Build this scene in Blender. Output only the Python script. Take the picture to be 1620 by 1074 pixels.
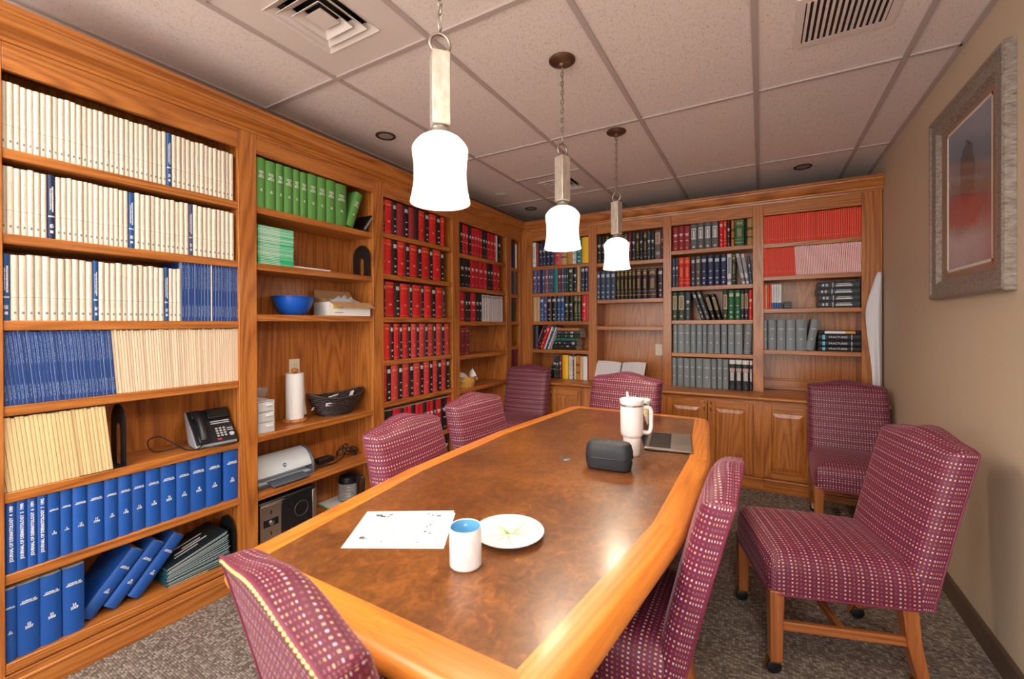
import bpy, bmesh, math, random
from mathutils import Vector, Matrix, Euler
random.seed(7)
for o in list(bpy.data.objects): bpy.data.objects.remove(o)
SC = bpy.context.scene
COL = SC.collection
PI = math.pi

# ------------------------------------------------------------------ camera, world, lights, exposure
cam = bpy.data.cameras.new('camera'); camo = bpy.data.objects.new('camera', cam); COL.objects.link(camo)
F_PX, YAW, PITCH, ROLL = 683.7, .5229, -.0033, -.0034
cam.sensor_width = 36; cam.lens = F_PX/1620*36; cam.shift_y = -22.81/1620
cam.clip_start = .05; cam.clip_end = 60
fw = Vector((-math.sin(YAW)*math.cos(PITCH), math.cos(YAW)*math.cos(PITCH), math.sin(PITCH)))
rt = Vector((math.cos(YAW), math.sin(YAW), 0)); up = rt.cross(fw)
r2 = rt*math.cos(ROLL)+up*math.sin(ROLL); u2 = -rt*math.sin(ROLL)+up*math.cos(ROLL)
camo.matrix_world = Matrix(((r2.x, u2.x, -fw.x, 0), (r2.y, u2.y, -fw.y, 0), (r2.z, u2.z, -fw.z, 1.33), (0, 0, 0, 1)))
cam.dof.use_dof = True; cam.dof.focus_distance = 2.3; cam.dof.aperture_fstop = 3.2
SC.camera = camo

world = bpy.data.worlds.new('world'); SC.world = world; world.use_nodes = True
bg = world.node_tree.nodes['Background']; bg.inputs[0].default_value = (1, .955, .90, 1); bg.inputs[1].default_value = 3.1
SHADE_EMIT = 1.5          # the three pendant shades
BULB_W = 11.0             # the bulb inside each shade
FILL_EMIT = 13.0        # added fill panels behind the camera, standing in for a bounced flash
SC.view_settings.view_transform = 'Standard'; SC.view_settings.look = 'None'
SC.view_settings.gamma = 1; SC.view_settings.use_curve_mapping = False
SC.view_settings.exposure = .46

# ------------------------------------------------------------------ helpers
def lin(h):
    h = h.lstrip('#'); o = []
    for i in (0, 2, 4):
        c = int(h[i:i+2], 16)/255
        o.append(c/12.92 if c <= .04045 else ((c+.055)/1.055)**2.4)
    return (*o, 1)

def tag(o, label=None, cat=None, group=None, kind=None):
    if label: o['label'] = label
    if cat: o['category'] = cat
    if group: o['group'] = group
    if kind: o['kind'] = kind
    return o

def thing(name, loc, label, cat, group=None, rz=0):
    o = bpy.data.objects.new(name, None); COL.objects.link(o); o.empty_display_size = .05
    o.location = loc; o.rotation_euler = (0, 0, rz)
    return tag(o, label, cat, group)

class MB:
    """collects shapes into one mesh"""
    def __init__(s): s.v = []; s.f = []; s.m = []
    def add(s, vs, fs, mi=0):
        b = len(s.v); s.v += [tuple(v) for v in vs]
        for f in fs: s.f.append(tuple(b+i for i in f)); s.m.append(mi)
        return s
    def box(s, x0, x1, y0, y1, z0, z1, mi=0):
        return s.add([(x0,y0,z0),(x1,y0,z0),(x1,y1,z0),(x0,y1,z0),(x0,y0,z1),(x1,y0,z1),(x1,y1,z1),(x0,y1,z1)],
                     [(0,3,2,1),(4,5,6,7),(0,1,5,4),(1,2,6,5),(2,3,7,6),(3,0,4,7)], mi)
    def prism(s, poly, z0, z1, mi=0, axis='z'):
        n = len(poly)
        P = {'z': lambda a, b, c: (a, b, c), 'y': lambda a, b, c: (a, c, b), 'x': lambda a, b, c: (c, a, b)}[axis]
        vs = [P(a, b, z0) for a, b in poly]+[P(a, b, z1) for a, b in poly]
        fs = [(i, (i+1) % n, n+(i+1) % n, n+i) for i in range(n)]
        return s.add(vs, fs+[tuple(range(n))[::-1], tuple(range(n, 2*n))], mi)
    def lathe(s, prof, seg=24, c=(0, 0, 0), mi=0, cap=False):
        vs = []; n = len(prof)
        for k in range(seg):
            a = 2*PI*k/seg; ca, sa = math.cos(a), math.sin(a)
            vs += [(c[0]+r*ca, c[1]+r*sa, c[2]+z) for r, z in prof]
        fs = []
        for k in range(seg):
            k2 = (k+1) % seg
            for i in range(n-1): fs.append((k*n+i, k2*n+i, k2*n+i+1, k*n+i+1))
        if cap:
            fs.append(tuple(k*n for k in range(seg))[::-1]); fs.append(tuple(k*n+n-1 for k in range(seg)))
        return s.add(vs, fs, mi)
    def tube(s, pts, r, seg=8, mi=0, closed=False):
        pts = [Vector(p) for p in pts]; n = len(pts); rs = r if isinstance(r, (list, tuple)) else [r]*n
        vs = []; ref = Vector((0, 0, 1))
        prev = None
        for i, p in enumerate(pts):
            if closed: d = pts[(i+1) % n]-pts[i-1]
            else: d = pts[min(i+1, n-1)]-pts[max(i-1, 0)]
            d = d.normalized() if d.length > 1e-9 else Vector((0, 0, 1))
            if prev is None:
                a = d.cross(ref)
                if a.length < 1e-3: a = d.cross(Vector((1, 0, 0)))
            else: a = prev-d*prev.dot(d)
            a.normalize(); prev = a; b = d.cross(a)
            vs += [p+(a*math.cos(2*PI*k/seg)+b*math.sin(2*PI*k/seg))*rs[i] for k in range(seg)]
        fs = []
        for i in range(n if closed else n-1):
            j = (i+1) % n
            for k in range(seg): fs.append((i*seg+k, i*seg+(k+1) % seg, j*seg+(k+1) % seg, j*seg+k))
        if not closed:
            fs.append(tuple(range(seg))[::-1]); fs.append(tuple((n-1)*seg+k for k in range(seg)))
        return s.add(vs, fs, mi)
    def torus(s, c, R, r, axis='y', seg=20, ts=8, sx=1, sz=1, mi=0):
        pts = []
        for k in range(seg):
            a = 2*PI*k/seg; u, w = R*math.cos(a)*sx, R*math.sin(a)*sz
            pts.append({'y': (c[0]+u, c[1], c[2]+w), 'x': (c[0], c[1]+u, c[2]+w), 'z': (c[0]+u, c[1]+w, c[2])}[axis])
        return s.tube(pts, r, ts, mi, True)
    def xf(s, M):
        s.v = [tuple(M @ Vector(v)) for v in s.v]; return s
    def mesh(s, name, mats, smooth=None, uvbox=False, uvfn=None):
        me = bpy.data.meshes.new(name); me.from_pydata(s.v, [], s.f)
        for m in mats: me.materials.append(m)
        me.polygons.foreach_set('material_index', s.m)
        bm = bmesh.new(); bm.from_mesh(me); bmesh.ops.recalc_face_normals(bm, faces=bm.faces); bm.to_mesh(me); bm.free()
        if smooth is not None:
            me.polygons.foreach_set('use_smooth', [True]*len(me.polygons)); me.set_sharp_from_angle(angle=math.radians(smooth))
        if uvbox:
            uv = me.uv_layers.new(name='UVMap')
            for p in me.polygons:
                n = p.normal; a = max(range(3), key=lambda i: abs(n[i]))
                for li in p.loop_indices:
                    c = me.vertices[me.loops[li].vertex_index].co
                    uv.data[li].uv = (c.y, c.z) if a == 0 else ((c.x, c.z) if a == 1 else (c.x, c.y))
        if uvfn:
            uv = me.uv_layers.new(name='UVMap')
            for p in me.polygons:
                vi = [me.loops[li].vertex_index for li in p.loop_indices]
                for li, q in zip(p.loop_indices, uvfn(vi)): uv.data[li].uv = q
        me.update(); return me
    def obj(s, name, mats, parent=None, loc=(0, 0, 0), rot=(0, 0, 0), smooth=None, bevel=0, seg=2, uvbox=False, uvfn=None):
        if not isinstance(mats, (list, tuple)): mats = [mats]
        o = bpy.data.objects.new(name, s.mesh(name, mats, smooth, uvbox, uvfn)); COL.objects.link(o)
        if parent: o.parent = parent
        o.location = loc; o.rotation_euler = rot
        if bevel:
            b = o.modifiers.new('bevel', 'BEVEL'); b.width = bevel; b.segments = seg; b.limit_method = 'ANGLE'; b.angle_limit = math.radians(40)
            o.data.polygons.foreach_set('use_smooth', [True]*len(o.data.polygons)); o.data.set_sharp_from_angle(angle=math.radians(60))
        return o
    def centred(s, name, mats, parent=None, **k):
        """object with its origin at the middle of its box (for a parent at the world origin or none)"""
        lo = [min(v[i] for v in s.v) for i in range(3)]; hi = [max(v[i] for v in s.v) for i in range(3)]
        c = [(a+b)/2 for a, b in zip(lo, hi)]
        s.v = [(v[0]-c[0], v[1]-c[1], v[2]-c[2]) for v in s.v]
        p = parent.location if parent else (0, 0, 0)
        return s.obj(name, mats, parent, (c[0]-p[0], c[1]-p[1], c[2]-p[2]), **k)

def boxobj(name, e, m, parent=None, bevel=0, **k):
    return MB().box(*e).centred(name, m, parent, bevel=bevel, **k)

def dup(root, loc=None, rz=None, label=None, group=None):
    r = root.copy(); COL.objects.link(r)
    if loc is not None: r.location = loc
    if rz is not None: r.rotation_euler = (0, 0, rz)
    if label: r['label'] = label
    if group: r['group'] = group
    for ch in list(root.children):
        c = ch.copy(); COL.objects.link(c); c.parent = r
        for g in list(ch.children):
            d = g.copy(); COL.objects.link(d); d.parent = c
    return r

# ------------------------------------------------------------------ material helpers
class NT:
    def __init__(s, name):
        s.m = bpy.data.materials.new(name); s.m.use_nodes = True; s.t = s.m.node_tree
        s.b = s.t.nodes['Principled BSDF']
    def n(s, typ, props=None, **ins):
        nd = s.t.nodes.new(typ)
        for k, v in (props or {}).items(): setattr(nd, k, v)
        for k, v in ins.items():
            key = int(k[1:]) if k[0] == 'i' and k[1:].isdigit() else k
            s.set(nd.inputs[key], v)
        return nd
    def set(s, sock, v):
        if isinstance(v, bpy.types.NodeSocket): s.t.links.new(v, sock)
        else: sock.default_value = (*v, 1) if isinstance(v, tuple) and len(v) == 3 and sock.type == 'RGBA' else v
    def math(s, op, a, b=None, c=None):
        d = {'i0': a}
        if b is not None: d['i1'] = b
        if c is not None: d['i2'] = c
        return s.n('ShaderNodeMath', {'operation': op}, **d).outputs[0]
    def mix(s, fac, a, b, typ='MIX'):
        nd = s.n('ShaderNodeMix', {'data_type': 'RGBA', 'blend_type': typ})
        s.set(nd.inputs[0], fac); s.set(nd.inputs[6], a); s.set(nd.inputs[7], b); return nd.outputs[2]
    def coord(s, which='Object'): return s.n('ShaderNodeTexCoord').outputs[which]
    def scale(s, vec, sc): return s.n('ShaderNodeVectorMath', {'operation': 'MULTIPLY'}, i0=vec, i1=sc).outputs[0]
    def noise(s, vec, scale=1, detail=2, rough=.5, dist=0):
        return s.n('ShaderNodeTexNoise', Vector=vec, Scale=scale, Detail=detail, Roughness=rough, Distortion=dist).outputs[0]
    def ramp(s, fac, stops, interp='LINEAR'):
        nd = s.n('ShaderNodeValToRGB', Fac=fac); cr = nd.color_ramp; cr.interpolation = interp
        while len(cr.elements) < len(stops): cr.elements.new(.5)
        for e, (p, c) in zip(cr.elements, stops): e.position = p; e.color = c if len(c) == 4 else (*c, 1)
        return nd.outputs[0]
    def bump(s, h, strength=.2, dist=.002):
        s.set(s.b.inputs['Normal'], s.n('ShaderNodeBump', Strength=strength, Distance=dist, Height=h).outputs[0])
    def P(s, **k):
        for a, v in k.items(): s.set(s.b.inputs[a.replace('_', ' ')], v)
        return s

def plain(name, hexc, rough=.5, metal=0, **k):
    t = NT(name); t.P(Base_Color=lin(hexc) if isinstance(hexc, str) else hexc, Roughness=rough, Metallic=metal, **k)
    return t.m

def oak(name, axis, light, mid, dark, rough=.34, coat=.25):
    t = NT(name)
    rnd = t.n('ShaderNodeObjectInfo').outputs['Random']
    off = t.n('ShaderNodeCombineXYZ', X=t.math('MULTIPLY', rnd, 9.), Y=t.math('MULTIPLY', rnd, 17.), Z=t.math('MULTIPLY', rnd, 29.)).outputs[0]
    v = t.n('ShaderNodeVectorMath', {'operation': 'ADD'}, i0=t.coord(), i1=off).outputs[0]
    i = 'xyz'.index(axis)
    def sv(a, c): r = [c]*3; r[i] = a; return tuple(r)
    field = t.noise(t.scale(v, sv(.45, 6.5)), 1, 1.2, .35, .3)
    rings = t.math('PINGPONG', t.math('MULTIPLY', field, 16.), .5)
    rings = t.math('MULTIPLY', rings, 2.)
    streak = t.noise(t.scale(v, sv(2.0, 70)), 1, 4, .6)
    pores = t.noise(t.scale(v, sv(14, 420)), 1, 2, .6)
    blot = t.noise(v, 2.3, 2, .5)
    g = t.math('ADD', t.math('MULTIPLY', rings, .36), t.math('MULTIPLY', streak, .68))
    col = t.ramp(g, [(.28, dark), (.50, mid), (.74, light)])
    pm = t.ramp(pores, [(.40, (0, 0, 0)), (.52, (1, 1, 1))])
    col = t.mix(t.math('MULTIPLY', t.math('SUBTRACT', 1., pm), .45), col, dark)
    col = t.mix(t.math('MULTIPLY', blot, .35), col, mid)
    t.P(Base_Color=col, Roughness=rough, Coat_Weight=coat, Coat_Roughness=.18)
    t.bump(pores, .08, .001)
    return t.m

OL, OM, OD = (.57, .215, .046), (.45, .150, .027), (.22, .060, .010)
OAK = {a: oak('oak_grain_'+a, a, OL, OM, OD) for a in 'xyz'}
OLT, OMT, ODT = (.78, .285, .045), (.68, .225, .032), (.44, .125, .016)
TABLE_OAK = oak('table_edge_oak', 'x', OLT, OMT, ODT, .36, .15)
CHAIR_WOOD = oak('chair_leg_wood', 'z', (.44, .155, .042), (.35, .11, .03), (.2, .055, .015), .35)
CHAIR_WOOD_Y = oak('chair_stretcher_wood', 'y', (.44, .155, .042), (.35, .11, .03), (.2, .055, .015), .35)
CHAIR_WOOD_X = oak('chair_cross_wood', 'x', (.44, .155, .042), (.35, .11, .03), (.2, .055, .015), .35)

def m_burl():
    t = NT('burl_veneer'); v = t.coord()
    warp = t.noise(v, 5, 4, .6, 1.2)
    a = t.noise(t.scale(v, (1, .8, 1)), 24, 6, .68, 1.5)
    b = t.noise(v, 3.2, 3, .55, .8)
    c = t.noise(v, 70, 4, .6, .5)
    g = t.math('ADD', t.math('MULTIPLY', a, .55), t.math('ADD', t.math('MULTIPLY', b, .40), t.math('MULTIPLY', c, .12)))
    col = t.ramp(g, [(.36, (.055, .018, .007)), (.45, (.115, .037, .010)), (.55, (.175, .060, .014)), (.65, (.29, .100, .020)), (.76, (.38, .145, .026))])
    t.P(Base_Color=col, Roughness=t.math('ADD', .30, t.math('MULTIPLY', warp, .12)), Coat_Weight=.4, Coat_Roughness=.2)
    return t.m
BURL = m_burl()

def m_fabric():
    t = NT('burgundy_dotted_fabric'); uv = t.n('ShaderNodeUVMap').outputs[0]
    s = .0146
    sp = t.n('ShaderNodeSeparateXYZ', Vector=uv); u, w = sp.outputs[0], sp.outputs[1]
    u = t.math('DIVIDE', u, s); w = t.math('DIVIDE', w, s*.98)
    fu, fw_ = t.math('FRACT', u), t.math('FRACT', w); iu, iw = t.math('FLOOR', u), t.math('FLOOR', w)
    dot = t.math('MULTIPLY', t.math('COMPARE', fu, .5, .19), t.math('COMPARE', fw_, .5, .21))
    k = t.math('FRACT', t.math('ADD', t.math('DIVIDE', t.math('ADD', iw, t.math('MULTIPLY', iu, 2.)), 4.), 64.03))
    dc = t.ramp(k, [(0, (.70, .52, .30)), (.25, (.52, .22, .20)), (.5, (.62, .58, .72)), (.75, (.74, .45, .25))], 'CONSTANT')
    band = t.math('FRACT', t.math('ADD', t.math('DIVIDE', iw, 3.), 64.02))
    weak = t.ramp(band, [(0, (1, 1, 1)), (.33, (.9, .9, .9)), (.66, (.22, .22, .22))], 'CONSTANT')
    fine = t.noise(t.scale(uv, (900, 900, 1)), 1, 1)
    row = t.math('PINGPONG', t.math('MULTIPLY', w, .5), .5)
    base = t.mix(t.math('MULTIPLY', fine, .5), (.115, .006, .034, 1), (.180, .014, .056, 1))
    base = t.mix(t.math('MULTIPLY', row, .5), base, (.080, .004, .024, 1))
    col = t.mix(t.math('MULTIPLY', dot, t.math('MULTIPLY', weak, .85)), base, dc)
    t.P(Base_Color=col, Roughness=.55, Sheen_Weight=.22, Sheen_Roughness=.3, Sheen_Tint=(.9, .5, .6, 1))
    t.bump(fine, .15, .0006)
    return t.m
FABRIC = m_fabric()
PIPING = plain('burgundy_piping', (.17, .02, .05, 1), .5)

def m_carpet():
    t = NT('loop_carpet'); v = t.coord()
    rot = t.n('ShaderNodeMapping', Vector=v, Rotation=(0, 0, .0)).outputs[0]
    vo = t.n('ShaderNodeTexVoronoi', Vector=t.scale(rot, (82, 120, 1)), Scale=1, Randomness=.25)
    cellv = t.n('ShaderNodeSeparateColor', Color=vo.outputs['Color']).outputs[0]
    dist = vo.outputs['Distance']
    big = t.noise(v, 3, 2)
    col = t.ramp(cellv, [(0, (.140, .106, .088)), (.25, (.205, .160, .134)), (.5, (.25, .20, .168)), (.76, (.37, .32, .275))], 'CONSTANT')
    col = t.mix(t.math('MULTIPLY', t.ramp(dist, [(.25, (0, 0, 0)), (.75, (1, 1, 1))]), .55), col, (.07, .052, .043, 1))
    col = t.mix(t.math('MULTIPLY', big, .25), col, (.18, .14, .115, 1))
    t.P(Base_Color=col, Roughness=.95); t.b.inputs['Specular IOR Level'].default_value = .1
    t.bump(t.math('SUBTRACT', 1., dist), .7, .004)
    return t.m
CARPET = m_carpet()

def m_tile():
    t = NT('fissured_ceiling_tile'); v = t.coord()
    n1 = t.noise(v, 60, 3, .6); n2 = t.noise(t.scale(v, (1, .5, 1)), 170, 3, .7, 1.2)
    pit = t.ramp(n2, [(.33, (0, 0, 0)), (.41, (1, 1, 1))])
    col = t.mix(pit, (.48, .42, .395, 1), (.80, .71, .675, 1))
    t.P(Base_Color=col, Roughness=.9)
    t.bump(t.math('ADD', t.math('MULTIPLY', n1, .5), pit), .5, .003)
    return t.m
TILE = m_tile()
TBAR = plain('painted_ceiling_grid', (.47, .395, .375, 1), .5)
PANEL_METAL = plain('painted_diffuser_metal', (.70, .62, .585, 1), .45)

def m_wall(name, c, bump=.25):
    t = NT(name); v = t.coord()
    n = t.noise(v, 90, 3, .6); b = t.noise(v, 2.5, 3)
    t.P(Base_Color=t.mix(t.math('MULTIPLY', b, .3), c, tuple(x*.86 for x in c[:3])+(1,)), Roughness=.6)
    t.bump(n, bump, .002); return t.m
WALLM = m_wall('tan_textured_wall_paint', (.58, .46, .33, 1), .35)
PLASTER = m_wall('grey_plaster', (.55, .5, .46, 1), .1)
BASEBOARD = plain('brown_vinyl_baseboard', (.10, .062, .04, 1), .5)

BLACKP = plain('black_plastic', (.006, .006, .008, 1), .4)
BLACKM = plain('black_painted_steel', (.005, .005, .006, 1), .5)
WHITEP = plain('white_plastic', (.80, .80, .80, 1), .35)
WHITEPAPER = plain('white_paper', (.82, .82, .81, 1), .8)
BRASS = plain('brass', (.80, .55, .22, 1), .25, 1)
STEEL = plain('brushed_steel', (.62, .60, .57, 1), .3, 1)
NICKEL = plain('pewter_metal', (.42, .36, .30, 1), .42, 1)
BRONZE = plain('bronze_canopy_metal', (.21, .13, .085, 1), .38, .9)
IVORYP = plain('ivory_outlet_plastic', (.74, .68, .52, 1), .4)
GLASS = NT('clear_glass').P(Base_Color=(.92, .95, .96, 1), Roughness=.04, Transmission_Weight=.88, IOR=1.25).m
DARKGLASS = plain('dark_oven_glass', (.008, .008, .01, 1), .08, Coat_Weight=.5)
INK = plain('white_foil_lettering', (.85, .87, .90, 1), .45)
INKD = plain('dark_print', (.06, .06, .07, 1), .7)
PAGES = plain('book_pages', (.62, .55, .43, 1), .9)
# ------------------------------------------------------------------ the room shell
XF, YF = -2.28, 4.18           # faces of the left and the back bookcases
CZ, XR = 2.57, .79             # ceiling height, right wall
S = lambda o: tag(o, kind='structure')
S(boxobj('floor', (-2.95, XR+.1, -1.6, 4.85, -.05, 0), CARPET))
S(boxobj('wall_right', (XR, XR+.1, -1.6, 4.85, 0, 2.75), WALLM))
S(boxobj('wall_left', (-2.95, -2.80, -1.6, 4.85, 0, 2.75), PLASTER))
S(boxobj('wall_back', (-2.80, XR, 4.71, 4.85, 0, 2.75), PLASTER))
bb = MB().prism([(XR, 0), (XR-.012, 0), (XR-.012, .095), (XR-.006, .105), (XR, .105)], -1.6, 3.94, axis='y')
S(bb.centred('baseboard_right', BASEBOARD))

ceil = S(boxobj('ceiling', (-2.95, XR+.1, -1.6, 4.85, CZ+.10, CZ+.16), PLASTER))
GX = [-3.071, -2.462, -1.852, -1.242, -.633, -.023, .586, XR]
GY = [-1.6, -.986, .233, 1.452, 2.671, 3.891, 4.71]
GX[0] = -2.80
tiles = {}
def tile(x0, x1, y0, y1):
    k = (round(x1-x0, 3), round(y1-y0, 3)); g = .004
    if k not in tiles:
        tiles[k] = MB().box(-k[0]/2+g, k[0]/2-g, -k[1]/2+g, k[1]/2-g, .002, .014).mesh('ceiling_tile', [TILE])
    o = bpy.data.objects.new('ceiling_tile', tiles[k]); COL.objects.link(o); o.parent = ceil
    o.location = ((x0+x1)/2-ceil.location.x, (y0+y1)/2-ceil.location.y, CZ-ceil.location.z)
FILL_PANELS = [(-1.852, -1.242, -.986, .233-.0), (-.023, .586, -.986, .233)]
for i in range(len(GX)-1):
    for j in range(len(GY)-1):
        x0, x1, y0, y1 = GX[i], GX[i+1], GY[j], GY[j+1]
        if any(abs(x0-t[0]) < .01 and abs(y0-t[2]) < .01 for t in FILL_PANELS): continue
        if i == 2 and j == 2: tile(x0, x1, y0, .842); continue       # lay-in diffuser panels take the other half
        if i == 2 and j == 4: tile(x0, x1, y0, 3.281); continue
        tile(x0, x1, y0, y1)
def tbar(x0, x1, y0, y1): boxobj('grid_bar', (x0, x1, y0, y1, CZ-.006, CZ+.03), TBAR, ceil)
for x in GX[1:-1]: tbar(x-.012, x+.012, -1.6, 4.71)
for y in GY[1:-1]:
    for i in range(len(GX)-1): tbar(GX[i]+.012, GX[i+1]-.012, y-.011, y+.011)
tbar(-1.84, -1.254, .831, .853); tbar(-1.84, -1.254, 3.27, 3.292)
tbar(XR-.022, XR, -1.6, 4.71); tbar(-2.80, XR-.022, 4.688, 4.71)

# air diffusers, return grille, recessed downlights
def diffuser(cx, cy, label):
    t = thing('air_diffuser', (cx, cy, CZ), label, 'air diffuser')
    MB().box(-.294, .294, -.294, -.15, .001, .008).box(-.294, .294, .15, .294, .001, .008).box(-.294, -.15, -.15, .15, .001, .008).box(.15, .294, -.15, .15, .001, .008).obj('face_panel', PANEL_METAL, t)
    MB().box(-.15, .15, -.15, .15, .075, .09).obj('dark_throat', BLACKM, t)
    for k, (r0, r1, z0, z1) in enumerate([(.158, .122, -.004, .020), (.122, .082, -.006, .022), (.082, .050, -.008, .022)]):
        m = MB()
        for q in range(4):
            R = Matrix.Rotation(q*PI/2, 4, 'Z')
            vs = [R @ Vector(p) for p in [(-r0, -r0, z0), (r0, -r0, z0), (r1, -r1, z1), (-r1, -r1, z1), (-r0, -r0, z0+.004), (r0, -r0, z0+.004), (r1, -r1, z1+.004), (-r1, -r1, z1+.004)]]
            m.add(vs, [(0, 1, 2, 3), (7, 6, 5, 4), (0, 4, 5, 1), (2, 6, 7, 3)])
        m.obj('louvre_ring', PANEL_METAL, t)
    MB().box(-.045, .045, -.045, .045, .0, .006).obj('centre_plate', PANEL_METAL, t)
    return t
diffuser(-1.547, 1.147, 'square ceiling air diffuser in a plain metal panel above the left bookcase')
diffuser(-1.547, 3.586, 'square ceiling air diffuser in a dull metal panel near the far corner')
t = thing('return_grille', (.298, 2.165, CZ), 'slatted return air grille in the ceiling near the right wall', 'air grille')
m = MB()
for e in [(-.175, .175, .142, .172), (-.175, .175, -.172, -.142), (-.175, -.145, -.142, .142), (.145, .175, -.142, .142)]: m.box(*e, -.006, .004)
m.obj('grille_frame', PANEL_METAL, t); MB().box(-.145, .145, -.142, .142, -.001, .001).obj('dark_duct', BLACKM, t)  # flat black plate standing in for the shade between the slats
sl = MB().box(-.0052, .0052, -.142, .142, -.0075, -.0045).mesh('slat', [PANEL_METAL])
for k in range(14):
    o = bpy.data.objects.new('slat', sl); COL.objects.link(o); o.parent = t; o.location = (-.135+k*.0208, 0, 0)
TRIM_DARK = plain('dark_bronze_trim', (.10, .065, .05, 1), .35, .7)
LENS = plain('unlit_lamp_lens', (.40, .33, .30, 1), .35)
for x, y, lb in [(-2.143, 2.058, 'round recessed ceiling downlight above the left bookcases'), (-2.15, 4.147, 'round recessed downlight in the far left ceiling corner'), (.289, 4.143, 'round recessed downlight above the red journals in the far right corner')]:
    t = thing('recessed_downlight', (x, y, CZ), lb, 'ceiling light', 'unlit recessed downlights')
    MB().lathe([(.049, .0), (.049, -.004), (.058, -.006), (.064, -.003), (.064, .002)], 28).obj('trim_ring', TRIM_DARK, t, smooth=40)
    MB().lathe([(.0, -.001), (.03, -.002), (.049, .0005)], 28).obj('lamp_lens', LENS, t, smooth=40)
t = thing('ceiling_cover_plate', (-2.163, 3.555, CZ), 'plain round cover plate on the ceiling near the far corner', 'cover plate')
MB().lathe([(0, -.004), (.055, -.004), (.062, 0)], 28).obj('plate', TILE, t, smooth=40)
# unseen glowing panels put in behind the camera to brighten the room
FILL_MAT = NT('lit_troffer_lens'); FILL_MAT.P(Base_Color=(.9, .9, .88, 1), Emission_Color=(1, .95, .88, 1), Emission_Strength=FILL_EMIT)
for k, (x0, x1, y0, y1) in enumerate(FILL_PANELS):
    t = thing('troffer_light', ((x0+x1)/2, (y0+y1)/2, CZ), ['lit rectangular ceiling troffer towards the bookcases behind the viewer', 'lit rectangular ceiling troffer by the right wall behind the viewer'][k], 'ceiling light', 'ceiling troffers')
    MB().box(-.27, .27, -.57, .57, .0, .012).obj('lens', FILL_MAT.m, t)
    m = MB()
    for e in [(-.295, .295, -.6, -.57), (-.295, .295, .57, .6), (-.295, -.27, -.57, .57), (.27, .295, -.57, .57)]: m.box(*e, -.003, .012)
    m.obj('frame', PANEL_METAL, t)

# ------------------------------------------------------------------ built-in bookcases
def wbox(wall, s0, s1, d0, d1, z0, z1):
    """box on a bookcase wall: s along the wall, d behind the face"""
    return (XF-d1, XF-d0, s0, s1, z0, z1) if wall == 'L' else (s0, s1, YF+d0, YF+d1, z0, z1)
DEP, TH, HB = .25, .036, 2.222
def bookcase(wall, s0, s1, left, right, shelves, z0, label):
    """opening s0..s1, face stiles left and right of it (None = the neighbour has it)"""
    c = wbox(wall, (s0+s1)/2, (s0+s1)/2, 0, 0, 0, 0)
    t = thing('bookcase', (c[0] if wall == 'B' else XF, c[2], 0), label, 'bookcase', 'built-in oak bookcases')
    ax = OAK['y' if wall == 'L' else 'x']
    def P(name, m, *a, bevel=.002): return boxobj(name, wbox(wall, *a), m, t, bevel=bevel)
    P('back_panel', OAK['z'], s0-.02, s1+.02, DEP, DEP+.008, z0, 2.40, bevel=0)
    P('side_panel', OAK['z'], s0-.02, s0-.001, .012, DEP, z0, 2.31, bevel=0)
    P('side_panel', OAK['z'], s1+.001, s1+.02, .012, DEP, z0, 2.31, bevel=0)
    for z in shelves: P('shelf', ax, s0-.0005, s1+.0005, .004, DEP, z-TH, z, bevel=.003)
    P('top_rail', ax, s0, s1, 0, .02, HB, 2.34); P('top_board', ax, s0-.02, s1+.02, .02, DEP+.008, 2.30, 2.318, bevel=0)
    if left: P('stile', OAK['z'], left, s0, -.0015, .02, z0, 2.34)
    if right: P('stile', OAK['z'], s1, right, -.0015, .02, z0, 2.34)
    if z0 < .01:
        a, b = (left or s0), (right or s1)
        P('deck', ax, s0, s1, -.0005, DEP, .109, .145, bevel=.003)
        P('plinth', ax, a, b, -.004, .02, 0, .104); 
        P('plinth_bead', ax, a, b, -.008, .01, .066, .082, bevel=.006)
    return t
BAY = {}
BAY['a'] = bookcase('L', .418, 1.20, .33, 1.29, [1.95, 1.652, 1.347, 1.047, .742, .456], 0, 'oak bookcase nearest the viewer, full of cream and blue journals')
BAY['b'] = bookcase('L', 1.29, 2.07, None, 2.165, [1.95, 1.653, 1.383, .747, .44], 0, 'oak bookcase holding the printer, paper towels and green volumes')
BAY['c'] = bookcase('L', 2.165, 2.942, None, 3.04, [1.975, 1.683, 1.378, 1.072, .779, .446], 0, 'oak bookcase full of red and black encyclopedia volumes')
BAY['d'] = bookcase('L', 3.04, 3.845, None, 3.945, [1.95, 1.656, 1.35, 1.05, .75, .446], 0, 'oak bookcase holding the small yellow wicker basket')
BAY['e'] = bookcase('L', 3.945, 4.128, None, 4.18, [1.924, 1.643, 1.352, 1.09, .79, .446], 0, 'narrow oak bookcase squeezed into the corner')
BAY['p'] = bookcase('B', -2.153, -1.513, -2.28, -1.427, [1.945, 1.655, 1.353, 1.054], .75, 'back wall oak bookcase of mixed textbooks beside the corner')
BAY['q'] = bookcase('B', -1.427, -.788, None, -.715, [1.93, 1.565, 1.301], .75, 'back wall oak bookcase behind the open book, lower shelves empty')
BAY['r'] = bookcase('B', -.715, -.06, None, .019, [1.992, 1.66, 1.357, 1.06], .75, 'back wall oak bookcase with two rows of grey bound volumes')
BAY['s'] = bookcase('B', .019, .663, None, .786, [1.988, 1.717, 1.447, 1.104], .75, 'back wall oak bookcase of red journals against the right wall')
boxobj('end_panel', wbox('L', .33, .35, .0205, DEP+.008, 0, 2.405), OAK['z'], BAY['a'])
boxobj('back_rail', wbox('B', .019, .663, DEP-.018, DEP, .75, .83), OAK['x'], BAY['s'], bevel=.002)
boxobj('rail_bead', wbox('B', .019, .663, DEP-.024, DEP, .83, .845), OAK['x'], BAY['s'], bevel=.005)

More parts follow.
